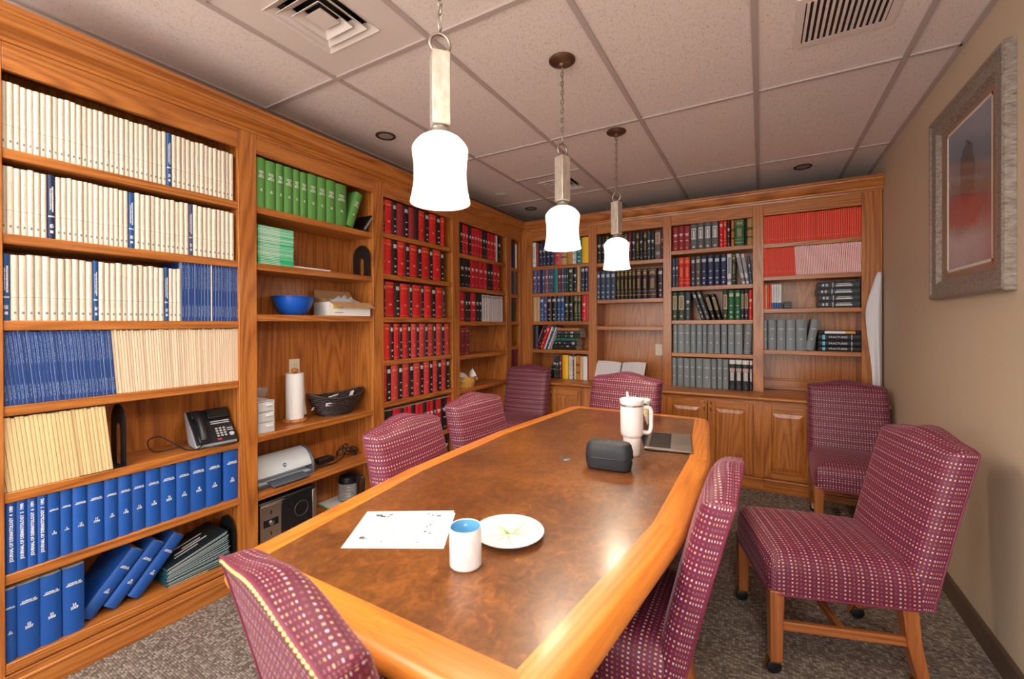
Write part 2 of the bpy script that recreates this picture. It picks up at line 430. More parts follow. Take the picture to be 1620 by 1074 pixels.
# crown moulding, mitred in the corner
CROWN = [(-.02, 2.318), (.008, 2.318), (.010, 2.330), (.018, 2.334), (.020, 2.344), (.034, 2.352), (.046, 2.368), (.053, 2.388), (.056, 2.394), (.063, 2.396), (.065, 2.404), (.072, 2.408), (.072, 2.424), (-.02, 2.424)]
def crown(name, ends, wall):
    n = len(CROWN); vs = []
    for e in ends:
        for d, z in CROWN:
            if wall == 'L': vs.append((XF+d, e if e is not None else YF-d, z))
            else: vs.append((e if e is not None else XF+d, YF-d, z))
    fs = [(i, (i+1) % n, n+(i+1) % n, n+i) for i in range(n)]+[tuple(range(n)), tuple(range(n, 2*n))]
    return S(MB().add(vs, fs).centred(name, OAK['y' if wall == 'L' else 'x'], smooth=25))
crown('trim_1', (.33, None), 'L'); crown('trim_2', (None, .788), 'B')
S(boxobj('trim_3', (-2.54, XF-.021, .33, 4.44, 2.408, 2.418), OAK['y'])); S(boxobj('trim_4', (XF-.02, .788, YF+.021, 4.44, 2.408, 2.418), OAK['x']))

# base cabinets and worktop along the back wall
WT = .748
wt = MB().prism([(3.925, .715), (3.912, .722), (3.908, .733), (3.912, .744), (3.922, WT), (4.43, WT), (4.43, .715)], XF+.002, .784, axis='x').centred('worktop', OAK['x'], smooth=50)
tag(wt, 'long oak worktop running along the back wall under the bookcases', 'worktop')
YC = 3.95
def cabinet(x0, x1, sx0, sx1, label):
    """opening x0..x1 between stiles that reach sx0..sx1"""
    t = thing('base_cabinet', ((x0+x1)/2, YC, 0), label, 'cabinet', 'oak base cabinets along the back wall')
    P = lambda n, m, e, **k: boxobj(n, e, m, t, **k)
    P('carcass', OAK['x'], (sx0, sx1, YC+.021, 4.42, .1, .712))
    P('plinth', OAK['x'], (sx0, sx1, YC-.006, YC+.02, 0, .082), bevel=.002); P('plinth_bead', OAK['x'], (sx0, sx1, YC-.014, YC+.01, .083, .102), bevel=.006)
    P('bottom_rail', OAK['x'], (sx0, sx1, YC, YC+.02, .103, .125), bevel=.001); P('top_rail', OAK['x'], (x0, x1, YC, YC+.02, .672, .714), bevel=.001)
    P('stile', OAK['z'], (sx0, x0, YC, YC+.02, .125, .714), bevel=.001)
    if sx1 > x1+.001: P('stile', OAK['z'], (x1, sx1, YC, YC+.02, .125, .714), bevel=.001)
    xm = (x0+x1)/2; w = .055
    for q, (a, b) in enumerate([(x0-.004, xm-.003), (xm+.003, x1+.004)]):
        z0, z1, f, k = .118, .682, YC-.019, YC-.0005
        m = MB().box(a, a+w, f, k, z0, z1).box(b-w, b, f, k, z0, z1)
        d = m.centred('door', OAK['z'], t, bevel=.003)
        def Dp(n, mm, mat, **kk):
            o = mm.centred(n, mat, None, **kk); o.parent = d
            o.location = Vector(o.location)-Vector(t.location)-Vector(d.location); return o
        Dp('door_rail', MB().box(a+w, b-w, f, k, z0, z0+w), OAK['x'], bevel=.002); Dp('door_rail', MB().box(a+w, b-w, f, k, z1-w, z1), OAK['x'], bevel=.002)
        A, B, Z0, Z1 = a+w, b-w, z0+w, z1-w; g = .032
        pm = MB().add([(A, f+.012, Z0), (B, f+.012, Z0), (B, f+.012, Z1), (A, f+.012, Z1), (A+.006, f+.010, Z0+.006), (B-.006, f+.010, Z0+.006), (B-.006, f+.010, Z1-.006), (A+.006, f+.010, Z1-.006), (A+g, f+.002, Z0+g), (B-g, f+.002, Z0+g), (B-g, f+.002, Z1-g), (A+g, f+.002, Z1-g)],
                 [(i, (i+1) % 4, 4+(i+1) % 4, 4+i) for i in range(4)]+[(4+i, 4+(i+1) % 4, 8+(i+1) % 4, 8+i) for i in range(4)]+[(8, 9, 10, 11)])
        Dp('raised_panel', pm, OAK['z'])
        hx = b-.022 if q == 0 else a+.022
        Dp('handle', MB().tube([(hx, f, .60), (hx, f-.014, .604), (hx, f-.020, .62), (hx, f-.020, .645), (hx, f-.014, .661), (hx, f, .665)], [.006, .0035, .0045, .0045, .0035, .006], 8), BRASS, smooth=60)
    return t
cabinet(-2.153, -1.513, -2.278, -1.43, 'oak base cabinet in the back corner, mostly behind the corner chair')
cabinet(-1.427, -.788, -1.43, -.718, 'oak base cabinet behind the chair at the far end of the table')
cabinet(-.715, -.06, -.718, .016, 'oak base cabinet with two raised panel doors and brass pulls under grey volumes')
cabinet(.019, .663, .016, .784, 'oak base cabinet behind the chair in the far right corner')

def outlet(loc, rz, label):
    t = thing('wall_outlet', loc, label, 'outlet', None, rz)
    MB().box(-.035, .035, -.005, 0, -.057, .057).obj('cover_plate', IVORYP, t, bevel=.003)
    for z in (-.02, .02):
        s = MB().prism([(math.cos(a)*.016, z+max(-.012, min(.012, math.sin(a)*.016))) for a in [2*PI*k/20 for k in range(20)]], -.008, -.005, axis='y').obj('socket', IVORYP, t)
        MB().box(-.0075, -.0055, -.0086, -.008, z-.002, z+.006).box(.0055, .0075, -.0086, -.008, z-.002, z+.006).obj('slots', BLACKM, s)
outlet((XF-DEP+.0005, 1.66, 1.057), PI/2, 'ivory power outlet on the bookcase back above the paper towels')
outlet((-.876, YF+DEP-.0005, 1.066), 0, 'ivory power outlet on the bookcase back right of the open book')
SHELVES = {
 'a1':('L',1.95,[(0.415,0.431,'cream','cream',0.235),(0.431,0.448,'cream','cream',0.235),(0.448,0.464,'cream','cream',0.235),(0.464,0.480,'cream','cream',0.235),(0.480,0.496,'cream','cream',0.235),(0.496,0.513,'cream','cream',0.235),(0.513,0.529,'cream','cream',0.235),(0.529,0.545,'cream','cream',0.235),(0.545,0.561,'cream','cream',0.235),(0.561,0.578,'cream','cream',0.235),(0.578,0.594,'cream','cream',0.235),(0.594,0.610,'cream','cream',0.235),(0.610,0.626,'cream','cream',0.235),(0.626,0.643,'cream','cream',0.235),(0.643,0.659,'cream','cream',0.235),(0.659,0.675,'cream','cream',0.235),(0.675,0.692,'cream','cream',0.235),(0.692,0.708,'cream','cream',0.235),(0.708,0.724,'cream','cream',0.235),(0.724,0.740,'cream','cream',0.235),(0.740,0.757,'cream','cream',0.235),(0.757,0.773,'cream','cream',0.235),(0.773,0.789,'cream','cream',0.235),(0.789,0.805,'cream','cream',0.235),(0.805,0.822,'cream','cream',0.235),(0.822,0.838,'cream','cream',0.235),(0.838,0.854,'cream','cream',0.235),(0.854,0.871,'cream','cream',0.235),(0.871,0.887,'cream','cream',0.235),(0.887,0.903,'cream','cream',0.235),(0.903,0.923,'blue','vert',0.235),(0.923,0.942,'cream','cream',0.235),(0.942,0.961,'cream','cream',0.235),(0.961,0.979,'cream','cream',0.235),(0.979,0.998,'cream','cream',0.235),(0.998,1.017,'cream','cream',0.235),(1.017,1.036,'cream','cream',0.235),(1.036,1.054,'cream','cream',0.235),(1.054,1.073,'cream','cream',0.235),(1.073,1.092,'cream','cream',0.235),(1.092,1.111,'cream','cream',0.235),(1.111,1.130,'cream','cream',0.235),(1.130,1.148,'cream','cream',0.235),(1.148,1.167,'cream','cream',0.235),(1.167,1.186,'cream','cream',0.235),]),
 'a2':('L',1.652,[(0.415,0.431,'cream','cream',0.237),(0.431,0.448,'cream','cream',0.237),(0.448,0.464,'cream','cream',0.237),(0.464,0.481,'cream','cream',0.237),(0.481,0.497,'cream','cream',0.237),(0.497,0.514,'cream','cream',0.237),(0.514,0.530,'cream','cream',0.237),(0.530,0.552,'navy','vert',0.237),(0.552,0.567,'cream','cream',0.237),(0.567,0.583,'cream','cream',0.237),(0.583,0.598,'cream','cream',0.237),(0.598,0.613,'cream','cream',0.237),(0.613,0.629,'cream','cream',0.237),(0.629,0.644,'cream','cream',0.237),(0.644,0.659,'cream','cream',0.237),(0.659,0.675,'cream','cream',0.237),(0.675,0.690,'cream','cream',0.237),(0.690,0.706,'cream','cream',0.237),(0.706,0.721,'cream','cream',0.237),(0.721,0.736,'cream','cream',0.237),(0.736,0.752,'cream','cream',0.237),(0.752,0.767,'cream','cream',0.237),(0.767,0.790,'blue','vert',0.237),(0.790,0.808,'cream','cream',0.237),(0.808,0.826,'cream','cream',0.237),(0.826,0.844,'cream','cream',0.237),(0.844,0.862,'cream','cream',0.237),(0.862,0.880,'cream','cream',0.237),(0.880,0.898,'cream','cream',0.237),(0.898,0.916,'cream','cream',0.237),(0.916,0.934,'cream','cream',0.237),(0.934,0.952,'cream','cream',0.237),(0.952,0.970,'cream','cream',0.237),(0.970,0.988,'cream','cream',0.237),(0.988,1.007,'slateblue','vert',0.237),(1.007,1.027,'cream','cream',0.237),(1.027,1.047,'cream','cream',0.237),(1.047,1.067,'cream','cream',0.237),(1.067,1.087,'cream','cream',0.237),(1.087,1.107,'cream','cream',0.237),(1.107,1.127,'cream','cream',0.237),(1.127,1.147,'cream','cream',0.237),(1.147,1.167,'cream','cream',0.237),(1.167,1.187,'cream','cream',0.237),]),
 'a3':('L',1.347,[(0.416,0.438,'blue','vert',0.235),(0.438,0.458,'cream','cream',0.235),(0.458,0.478,'cream','cream',0.235),(0.478,0.497,'cream','cream',0.235),(0.497,0.517,'cream','cream',0.235),(0.517,0.537,'cream','cream',0.235),(0.537,0.557,'cream','cream',0.235),(0.557,0.577,'cream','cream',0.235),(0.577,0.597,'cream','cream',0.235),(0.597,0.616,'cream','cream',0.235),(0.616,0.636,'cream','cream',0.235),(0.636,0.656,'cream','cream',0.235),(0.656,0.673,'blue','vert',0.235),(0.673,0.691,'cream','cream',0.235),(0.691,0.709,'cream','cream',0.235),(0.709,0.728,'cream','cream',0.235),(0.728,0.746,'cream','cream',0.235),(0.746,0.764,'cream','cream',0.235),(0.764,0.782,'cream','cream',0.235),(0.782,0.800,'cream','cream',0.235),(0.800,0.818,'cream','cream',0.235),(0.818,0.837,'cream','cream',0.235),(0.837,0.855,'cream','cream',0.235),(0.855,0.873,'cream','cream',0.235),(0.873,0.891,'cream','cream',0.235),(0.891,0.910,'blue','vert',0.235),(0.910,0.925,'cream','cream',0.235),(0.925,0.941,'cream','cream',0.235),(0.941,0.956,'cream','cream',0.235),(0.956,0.969,'jblue','journal',0.27),(0.969,0.983,'jblue','journal',0.27),(0.983,0.996,'jblue','journal',0.27),(0.996,1.010,'jblue','journal',0.27),(1.010,1.023,'jblue','journal',0.27),(1.023,1.037,'jblue','journal',0.27),(1.037,1.050,'jblue','journal',0.27),(1.050,1.064,'jblue','journal',0.27),(1.064,1.077,'jblue','journal',0.27),(1.077,1.085,'white','plain',0.27),(1.085,1.098,'jblue','journal',0.27),(1.098,1.111,'jblue','journal',0.27),(1.111,1.125,'jblue','journal',0.27),(1.125,1.138,'jblue','journal',0.27),(1.138,1.151,'jblue','journal',0.27),(1.151,1.164,'jblue','journal',0.27),(1.164,1.178,'jblue','journal',0.27),(1.178,1.191,'jblue','journal',0.27),(1.191,1.204,'jblue','journal',0.27),]),
 'a4':('L',1.047,[(0.415,0.425,'jblue','journal',0.262),(0.425,0.435,'jblue','journal',0.262),(0.435,0.445,'jblue','journal',0.262),(0.445,0.455,'jblue','journal',0.262),(0.455,0.465,'jblue','journal',0.262),(0.465,0.475,'jblue','journal',0.262),(0.475,0.485,'jblue','journal',0.262),(0.485,0.495,'jblue','journal',0.262),(0.495,0.505,'jblue','journal',0.262),(0.505,0.515,'jblue','journal',0.262),(0.515,0.525,'jblue','journal',0.262),(0.525,0.535,'jblue','journal',0.262),(0.535,0.545,'jblue','journal',0.262),(0.545,0.554,'jblue','journal',0.262),(0.554,0.565,'jblue','journal',0.262),(0.565,0.575,'jblue','journal',0.262),(0.575,0.585,'jblue','journal',0.262),(0.585,0.594,'jblue','journal',0.262),(0.594,0.604,'jblue','journal',0.262),(0.604,0.614,'jblue','journal',0.262),(0.614,0.624,'jblue','journal',0.262),(0.624,0.634,'jblue','journal',0.262),(0.634,0.644,'jblue','journal',0.262),(0.644,0.654,'jblue','journal',0.262),(0.654,0.664,'jblue','journal',0.262),(0.664,0.674,'jblue','journal',0.262),(0.674,0.684,'jblue','journal',0.262),(0.684,0.694,'jblue','journal',0.262),(0.694,0.704,'jblue','journal',0.262),(0.704,0.714,'jblue','journal',0.262),(0.714,0.724,'jblue','journal',0.262),(0.725,0.734,'ivory','thin',0.262),(0.734,0.743,'ivory','thin',0.262),(0.743,0.753,'ivory','thin',0.262),(0.753,0.762,'ivory','thin',0.262),(0.762,0.771,'ivory','thin',0.262),(0.771,0.780,'ivory','thin',0.262),(0.780,0.789,'ivory','thin',0.262),(0.789,0.798,'ivory','thin',0.262),(0.798,0.808,'ivory','thin',0.262),(0.808,0.817,'ivory','thin',0.262),(0.817,0.826,'ivory','thin',0.262),(0.826,0.835,'ivory','thin',0.262),(0.835,0.845,'ivory','thin',0.262),(0.845,0.854,'ivory','thin',0.262),(0.854,0.863,'ivory','thin',0.262),(0.863,0.872,'ivory','thin',0.262),(0.872,0.881,'ivory','thin',0.262),(0.881,0.890,'ivory','thin',0.262),(0.890,0.900,'ivory','thin',0.262),(0.900,0.909,'ivory','thin',0.262),(0.909,0.918,'ivory','thin',0.262),(0.918,0.927,'ivory','thin',0.262),(0.927,0.936,'ivory','thin',0.262),(0.936,0.946,'ivory','thin',0.262),(0.946,0.955,'ivory','thin',0.262),(0.955,0.964,'ivory','thin',0.262),(0.964,0.973,'ivory','thin',0.262),(0.973,0.982,'ivory','thin',0.262),(0.982,0.992,'ivory','thin',0.262),(0.992,1.001,'ivory','thin',0.262),(1.001,1.010,'ivory','thin',0.262),(1.010,1.019,'ivory','thin',0.262),(1.019,1.028,'ivory','thin',0.262),(1.028,1.038,'ivory','thin',0.262),(1.038,1.047,'ivory','thin',0.262),(1.047,1.056,'ivory','thin',0.262),(1.056,1.065,'ivory','thin',0.262),(1.065,1.074,'ivory','thin',0.262),(1.074,1.083,'ivory','thin',0.262),(1.083,1.093,'ivory','thin',0.262),(1.093,1.102,'ivory','thin',0.262),(1.102,1.111,'ivory','thin',0.262),(1.111,1.120,'ivory','thin',0.262),(1.120,1.129,'ivory','thin',0.262),(1.129,1.139,'ivory','thin',0.262),(1.139,1.148,'ivory','thin',0.262),(1.148,1.157,'ivory','thin',0.262),(1.157,1.166,'ivory','thin',0.262),(1.166,1.175,'ivory','thin',0.262),(1.175,1.185,'ivory','thin',0.262),(1.185,1.194,'ivory','thin',0.262),(1.194,1.203,'ivory','thin',0.262),]),
 'a5':('L',0.742,[(0.415,0.426,'buff','thin',0.262),(0.426,0.437,'buff','thin',0.262),(0.437,0.448,'buff','thin',0.262),(0.448,0.459,'buff','thin',0.262),(0.459,0.470,'buff','thin',0.262),(0.470,0.481,'buff','thin',0.262),(0.481,0.492,'buff','thin',0.262),(0.492,0.504,'buff','thin',0.262),(0.504,0.515,'buff','thin',0.262),(0.515,0.526,'buff','thin',0.262),(0.526,0.537,'buff','thin',0.262),(0.537,0.548,'buff','thin',0.262),(0.548,0.559,'buff','thin',0.262),(0.559,0.570,'buff','thin',0.262),(0.570,0.581,'buff','thin',0.262),(0.581,0.592,'buff','thin',0.262),(0.592,0.603,'buff','thin',0.262),(0.603,0.614,'buff','thin',0.262),(0.614,0.625,'buff','thin',0.262),(0.625,0.636,'buff','thin',0.262),(0.636,0.648,'buff','thin',0.262),(0.648,0.659,'buff','thin',0.262),(0.659,0.670,'buff','thin',0.262),(0.670,0.681,'buff','thin',0.262),(0.681,0.692,'buff','thin',0.262),(0.692,0.703,'buff','thin',0.262),(0.703,0.714,'buff','thin',0.262),]),
 'a6':('L',0.456,[(0.415,0.422,'bluebound','plain',0.247),(0.422,0.448,'bluebound','v1',0.247),(0.448,0.474,'bluebound','v2',0.247),(0.474,0.499,'bluebound','v3',0.247),(0.499,0.524,'bluebound','v4',0.247),(0.524,0.559,'bluebound','t9',0.247),(0.559,0.593,'bluebound','t9b',0.247),(0.593,0.636,'bluebound','t10',0.247),(0.636,0.686,'bluebound','t11',0.247),(0.686,0.729,'bluebound','t12',0.247),(0.729,0.774,'bluebound','t13',0.247),(0.774,0.822,'bluebound','t14',0.247),(0.822,0.875,'bluebound','t15',0.247),(0.875,0.935,'bluebound','t16',0.247),(0.935,0.989,'bluebound','t17',0.247),(0.989,1.056,'bluebound','t18',0.247),(1.056,1.124,'bluebound','t19',0.247),(1.134,1.206,'bluebound','t20',0.247),]),
 'a7':('L',0.145,[(0.415,0.447,'bluebound','u1',0.255),(0.447,0.506,'bluebound','u2',0.255),(0.506,0.563,'bluebound','u3',0.255),(0.565,0.627,'bluebound','u4',0.255),]),
 'b1':('L',1.95,[(1.298,1.349,'green','g',0.262),(1.349,1.408,'green','g',0.262),(1.408,1.453,'green','g',0.262),(1.453,1.508,'green','g',0.262),(1.508,1.551,'green','g',0.262),(1.551,1.599,'green','g',0.262),(1.599,1.661,'green','g',0.262),(1.661,1.724,'green','g',0.262),(1.724,1.790,'green','g',0.262),(1.790,1.871,'green','g',0.262),]),
 'c1':('L',1.975,[(2.178,2.195,'black','gold',0.238),(2.195,2.267,'red','goldred',0.238),(2.267,2.309,'black','silver',0.238),(2.309,2.383,'darkred','plain',0.238),(2.383,2.436,'black','silver',0.238),(2.436,2.500,'darkred','plain',0.238),(2.500,2.543,'black','plain',0.238),(2.543,2.615,'red','goldred',0.238),(2.615,2.669,'black','silver',0.238),(2.669,2.754,'red','goldred',0.238),(2.754,2.809,'black','silver',0.238),(2.809,2.860,'red','goldred',0.238),]),
 'c2':('L',1.683,[(2.181,2.201,'red','goldred',0.25),(2.201,2.265,'red','goldred',0.25),(2.265,2.317,'black','silver',0.25),(2.317,2.396,'red','goldred',0.25),(2.396,2.443,'black','silver',0.25),(2.443,2.530,'red','goldred',0.25),(2.530,2.577,'black','silver',0.25),(2.577,2.664,'red','goldred',0.25),(2.664,2.710,'black','silver',0.25),(2.710,2.806,'red','goldred',0.25),(2.806,2.855,'black','silver',0.25),]),
 'c3':('L',1.378,[(2.181,2.195,'black','silver',0.252),(2.195,2.288,'red','goldred',0.252),(2.288,2.341,'black','silver',0.252),(2.341,2.433,'red','goldred',0.252),(2.433,2.471,'black','silver',0.252),(2.471,2.566,'red','goldred',0.252),(2.566,2.604,'black','silver',0.252),(2.604,2.688,'red','goldred',0.252),(2.688,2.743,'black','silver',0.252),(2.743,2.832,'red','goldred',0.252),(2.832,2.855,'black','silver',0.252),]),
 'c4':('L',1.072,[(2.185,2.241,'red','goldred',0.26),(2.241,2.278,'black','silver',0.26),(2.278,2.330,'red','goldred',0.26),(2.330,2.363,'black','silver',0.26),(2.363,2.420,'red','goldred',0.26),(2.420,2.456,'black','silver',0.26),(2.456,2.513,'softred','goldred',0.26),(2.513,2.545,'black','silver',0.26),(2.545,2.607,'softred','goldred',0.26),(2.607,2.642,'black','silver',0.26),(2.642,2.710,'softred','goldred',0.26),(2.710,2.748,'black','silver',0.26),(2.748,2.814,'softred','goldred',0.26),(2.814,2.855,'black','silver',0.26),(2.855,2.918,'softred','goldred',0.26),]),
 'c5':('L',0.779,[(2.185,2.204,'red','goldred',0.255),(2.204,2.253,'black','silver',0.255),(2.253,2.321,'softred','goldred',0.255),(2.321,2.367,'black','silver',0.255),(2.367,2.436,'softred','goldred',0.255),(2.436,2.480,'black','silver',0.255),(2.480,2.552,'softred','goldred',0.255),(2.552,2.597,'black','silver',0.255),(2.597,2.661,'softred','goldred',0.255),(2.661,2.705,'black','silver',0.255),(2.705,2.761,'softred','goldred',0.255),(2.761,2.811,'black','silver',0.255),(2.811,2.872,'softred','goldred',0.255),(2.872,2.923,'black','silver',0.255),]),
 'c6':('L',0.446,[(2.185,2.222,'black','lab',0.268),(2.222,2.266,'black','lab',0.268),(2.266,2.340,'crimson','lab',0.268),(2.340,2.374,'black','lab',0.268),(2.374,2.417,'crimson','lab',0.268),(2.417,2.461,'crimson','lab',0.268),(2.461,2.501,'black','lab',0.268),(2.501,2.547,'crimson','lab',0.268),(2.547,2.589,'crimson','lab',0.268),(2.589,2.624,'black','lab',0.268),(2.624,2.665,'crimson','lab',0.268),(2.665,2.710,'crimson','lab',0.268),(2.710,2.737,'black','lab',0.268),(2.737,2.811,'crimson','lab',0.268),(2.811,2.888,'black','lab',0.268),(2.888,2.949,'crimson','lab',0.268),]),
 'c7':('L',0.15,[(2.183,2.249,'black','lab',0.255),(2.249,2.314,'black','lab',0.255),(2.314,2.380,'black','lab',0.255),(2.380,2.446,'black','lab',0.255),(2.446,2.512,'black','lab',0.255),(2.512,2.577,'black','lab',0.255),(2.577,2.643,'black','lab',0.255),(2.643,2.709,'black','lab',0.255),(2.709,2.775,'black','lab',0.255),(2.775,2.840,'black','lab',0.255),(2.840,2.906,'black','lab',0.255),]),
 'd1':('L',1.95,[(3.068,3.113,'black','lab',0.262),(3.113,3.152,'crimson','lab',0.262),(3.152,3.197,'crimson','lab',0.262),(3.197,3.246,'black','lab',0.262),(3.246,3.295,'crimson','lab',0.262),(3.295,3.338,'crimson','lab',0.262),(3.338,3.381,'crimson','lab',0.262),(3.381,3.430,'crimson','lab',0.262),(3.430,3.473,'black','lab',0.262),(3.473,3.512,'black','lab',0.262),(3.512,3.567,'crimson','lab',0.262),(3.567,3.621,'crimson','lab',0.262),(3.621,3.663,'crimson','lab',0.262),(3.663,3.703,'white','plain',0.262),(3.703,3.760,'black','lab',0.262),]),
 'd2':('L',1.656,[(3.068,3.134,'black','lab',0.262),(3.134,3.184,'black','lab',0.262),(3.184,3.234,'black','lab',0.262),(3.234,3.299,'crimson','lab',0.262),(3.299,3.363,'crimson','lab',0.262),(3.363,3.440,'crimson','lab',0.262),(3.440,3.512,'crimson','lab',0.262),(3.512,3.567,'black','lab',0.262),(3.567,3.614,'black','lab',0.262),(3.614,3.680,'crimson','lab',0.262),(3.680,3.737,'crimson','lab',0.262),]),
 'd3':('L',1.35,[(3.068,3.143,'crimson','lab',0.262),(3.143,3.188,'black','lab',0.262),(3.188,3.234,'black','lab',0.262),(3.234,3.314,'crimson','lab',0.262),(3.314,3.367,'black','lab',0.262),(3.367,3.416,'black','lab',0.262),(3.416,3.458,'palegrey','wj',0.255),(3.458,3.500,'palegrey','wj',0.255),(3.500,3.542,'palegrey','wj',0.255),(3.542,3.584,'palegrey','wj',0.255),(3.584,3.626,'palegrey','wj',0.255),(3.626,3.668,'palegrey','wj',0.255),(3.668,3.710,'palegrey','wj',0.255),(3.710,3.752,'palegrey','wj',0.255),(3.752,3.794,'palegrey','wj',0.255),]),
 'd4':('L',1.05,[(3.073,3.146,'maroon','goldred',0.25),(3.146,3.220,'maroon','goldred',0.25),]),
 'e1':('L',1.924,[(3.976,4.065,'navy','plain',0.26),(4.070,4.099,'white','plain',0.26),]),
 'e2':('L',1.643,[(3.981,4.034,'slate','plain',0.255),(4.034,4.088,'grey','plain',0.255),]),
 'e3':('L',1.352,[(3.983,4.042,'darkteal','plain',0.255),]),
 'e4':('L',0.79,[(3.983,4.107,'wine','plain',0.27),]),
 'p1':('B',1.945,[(-2.163,-2.116,'white','silverd',0.262),(-2.113,-2.084,'brick','plain',0.255),(-2.080,-2.038,'navy','lab',0.25),(-2.038,-1.996,'navy','lab',0.25),(-1.996,-1.949,'navy','lab',0.25),(-1.949,-1.897,'navy','lab',0.25),(-1.897,-1.822,'pinkred','lab',0.262),(-1.822,-1.760,'tan','bandk',0.262),(-1.760,-1.699,'ochre','plain',0.262),(-1.695,-1.677,'white','silverd',0.262),(-1.677,-1.652,'palegrey','silverd',0.262),(-1.652,-1.589,'teal','silver',0.262),(-1.589,-1.516,'yellow','plain',0.262),]),
 'p2':('B',1.655,[(-2.159,-2.107,'purple','lab',0.262),(-2.104,-2.066,'purple','lab',0.262),(-2.044,-2.012,'slateblue','lab',0.262),(-2.012,-1.967,'greyred','lab',0.262),(-1.965,-1.938,'purple','lab',0.262),(-1.938,-1.914,'slateblue','lab',0.262),(-1.914,-1.857,'teal','plain',0.262),(-1.857,-1.822,'maroon','lab',0.262),(-1.822,-1.785,'slateblue','lab',0.262),(-1.785,-1.760,'slate','lab',0.262),(-1.760,-1.738,'darkgreen','lab',0.262),(-1.738,-1.688,'darkgreen','silver',0.262),(-1.688,-1.644,'black','lab',0.262),(-1.644,-1.614,'tan','plain',0.262),(-1.600,-1.560,'navy','silver',0.262),(-1.560,-1.522,'navy','silver',0.262),]),
 'p3':('B',1.353,[(-2.155,-2.110,'tan','plain',0.265),(-2.110,-2.072,'tan','plain',0.265),(-2.072,-2.025,'blue','silver',0.265),(-2.025,-1.986,'purple','lab',0.265),(-1.984,-1.932,'black','silver',0.265),(-1.932,-1.876,'black','silver',0.265),(-1.870,-1.830,'blue','silver',0.265),(-1.830,-1.785,'blue','silver',0.265),(-1.785,-1.740,'olivek','lab',0.265),(-1.735,-1.688,'black','lab',0.265),(-1.682,-1.639,'darkgreen','gold',0.265),(-1.639,-1.601,'darkgreen','gold',0.265),(-1.593,-1.544,'red','lab',0.265),(-1.544,-1.523,'pinkred','plain',0.265),]),
 'p4':('B',1.054,[(-2.149,-2.094,'navyk','plain',0.255),]),
 'p5':('B',0.75,[(-1.909,-1.882,'slate','lab',0.24),(-1.882,-1.851,'darkgreen','lab',0.235),(-1.851,-1.818,'wine','lab',0.25),(-1.812,-1.743,'yellow','plain',0.25),(-1.737,-1.717,'palegrey','silverd',0.24),(-1.717,-1.696,'white','silverd',0.24),(-1.696,-1.677,'purple','silver',0.26),(-1.677,-1.658,'paleyellow','plain',0.24),(-1.658,-1.621,'orange','bandk',0.245),(-1.621,-1.582,'tan','plain',0.24),(-1.582,-1.535,'white','plain',0.24),(-1.535,-1.516,'brick','plain',0.27),]),
 'q1':('B',1.93,[(-1.430,-1.383,'black','lab',0.27),(-1.381,-1.344,'black','lab',0.27),(-1.342,-1.306,'olivek','gold',0.27),(-1.304,-1.271,'black','lab',0.27),(-1.269,-1.233,'olivek','gold',0.27),(-1.231,-1.196,'black','lab',0.27),(-1.194,-1.157,'olivek','gold',0.27),(-1.157,-1.123,'darkslate','gold',0.27),(-1.121,-1.084,'wine','lab',0.27),(-1.082,-1.044,'darkslate','lab',0.27),(-1.042,-1.010,'olivek','gold',0.27),(-1.008,-0.975,'darkslate','lab',0.27),(-0.973,-0.938,'darkslate','gold',0.27),(-0.936,-0.904,'slate','lab',0.27),(-0.902,-0.869,'darkslate','lab',0.27),(-0.867,-0.810,'greybrown','labbig',0.27),(-0.808,-0.792,'wine','lab',0.27),]),
 'q2':('B',1.565,[(-1.433,-1.396,'steel','silver',0.285),(-1.393,-1.344,'steel','silver',0.285),(-1.343,-1.293,'steel','silver',0.285),(-1.291,-1.241,'steel','silver',0.285),(-1.233,-1.196,'olivek','gold',0.285),(-1.193,-1.158,'olivek','gold',0.285),(-1.154,-1.121,'olivek','gold',0.285),(-1.117,-1.082,'olivek','gold',0.285),(-1.078,-1.046,'olivek','gold',0.285),(-1.041,-0.992,'plum','gold',0.285),(-0.984,-0.935,'plum','gold',0.285),(-0.928,-0.852,'plum','gold',0.285),(-0.841,-0.792,'plum','silver',0.285),]),
 'r1':('B',1.992,[(-0.707,-0.655,'darkred','lab',0.22),(-0.655,-0.607,'darkred','lab',0.22),(-0.607,-0.557,'darkred','lab',0.22),(-0.553,-0.497,'grey','labbox',0.228),(-0.495,-0.440,'grey','labbox',0.228),(-0.437,-0.382,'grey','labbox',0.228),(-0.379,-0.324,'grey','labbox',0.228),(-0.318,-0.285,'red','silver',0.228),(-0.285,-0.257,'red','gold',0.228),(-0.257,-0.230,'plum','lab',0.228),(-0.224,-0.200,'orange','bandk',0.228),(-0.197,-0.125,'greenbook','gold',0.228),(-0.117,-0.102,'black','plain',0.228),(-0.102,-0.060,'goldbook','bandk',0.228),]),
 'r2':('B',1.66,[(-0.710,-0.682,'steel','lab',0.268),(-0.682,-0.655,'slate','lab',0.268),(-0.655,-0.607,'red','gold',0.268),(-0.607,-0.557,'red','gold',0.268),(-0.551,-0.512,'slate','silver',0.268),(-0.510,-0.468,'greybrown','silver',0.268),(-0.466,-0.417,'navy','silver',0.268),(-0.413,-0.363,'navy','silver',0.268),(-0.359,-0.311,'navy','silver',0.268),(-0.307,-0.261,'navy','silver',0.268),(-0.257,-0.221,'palegrey','bandn',0.268),(-0.219,-0.189,'darkgreen','gold',0.268),]),
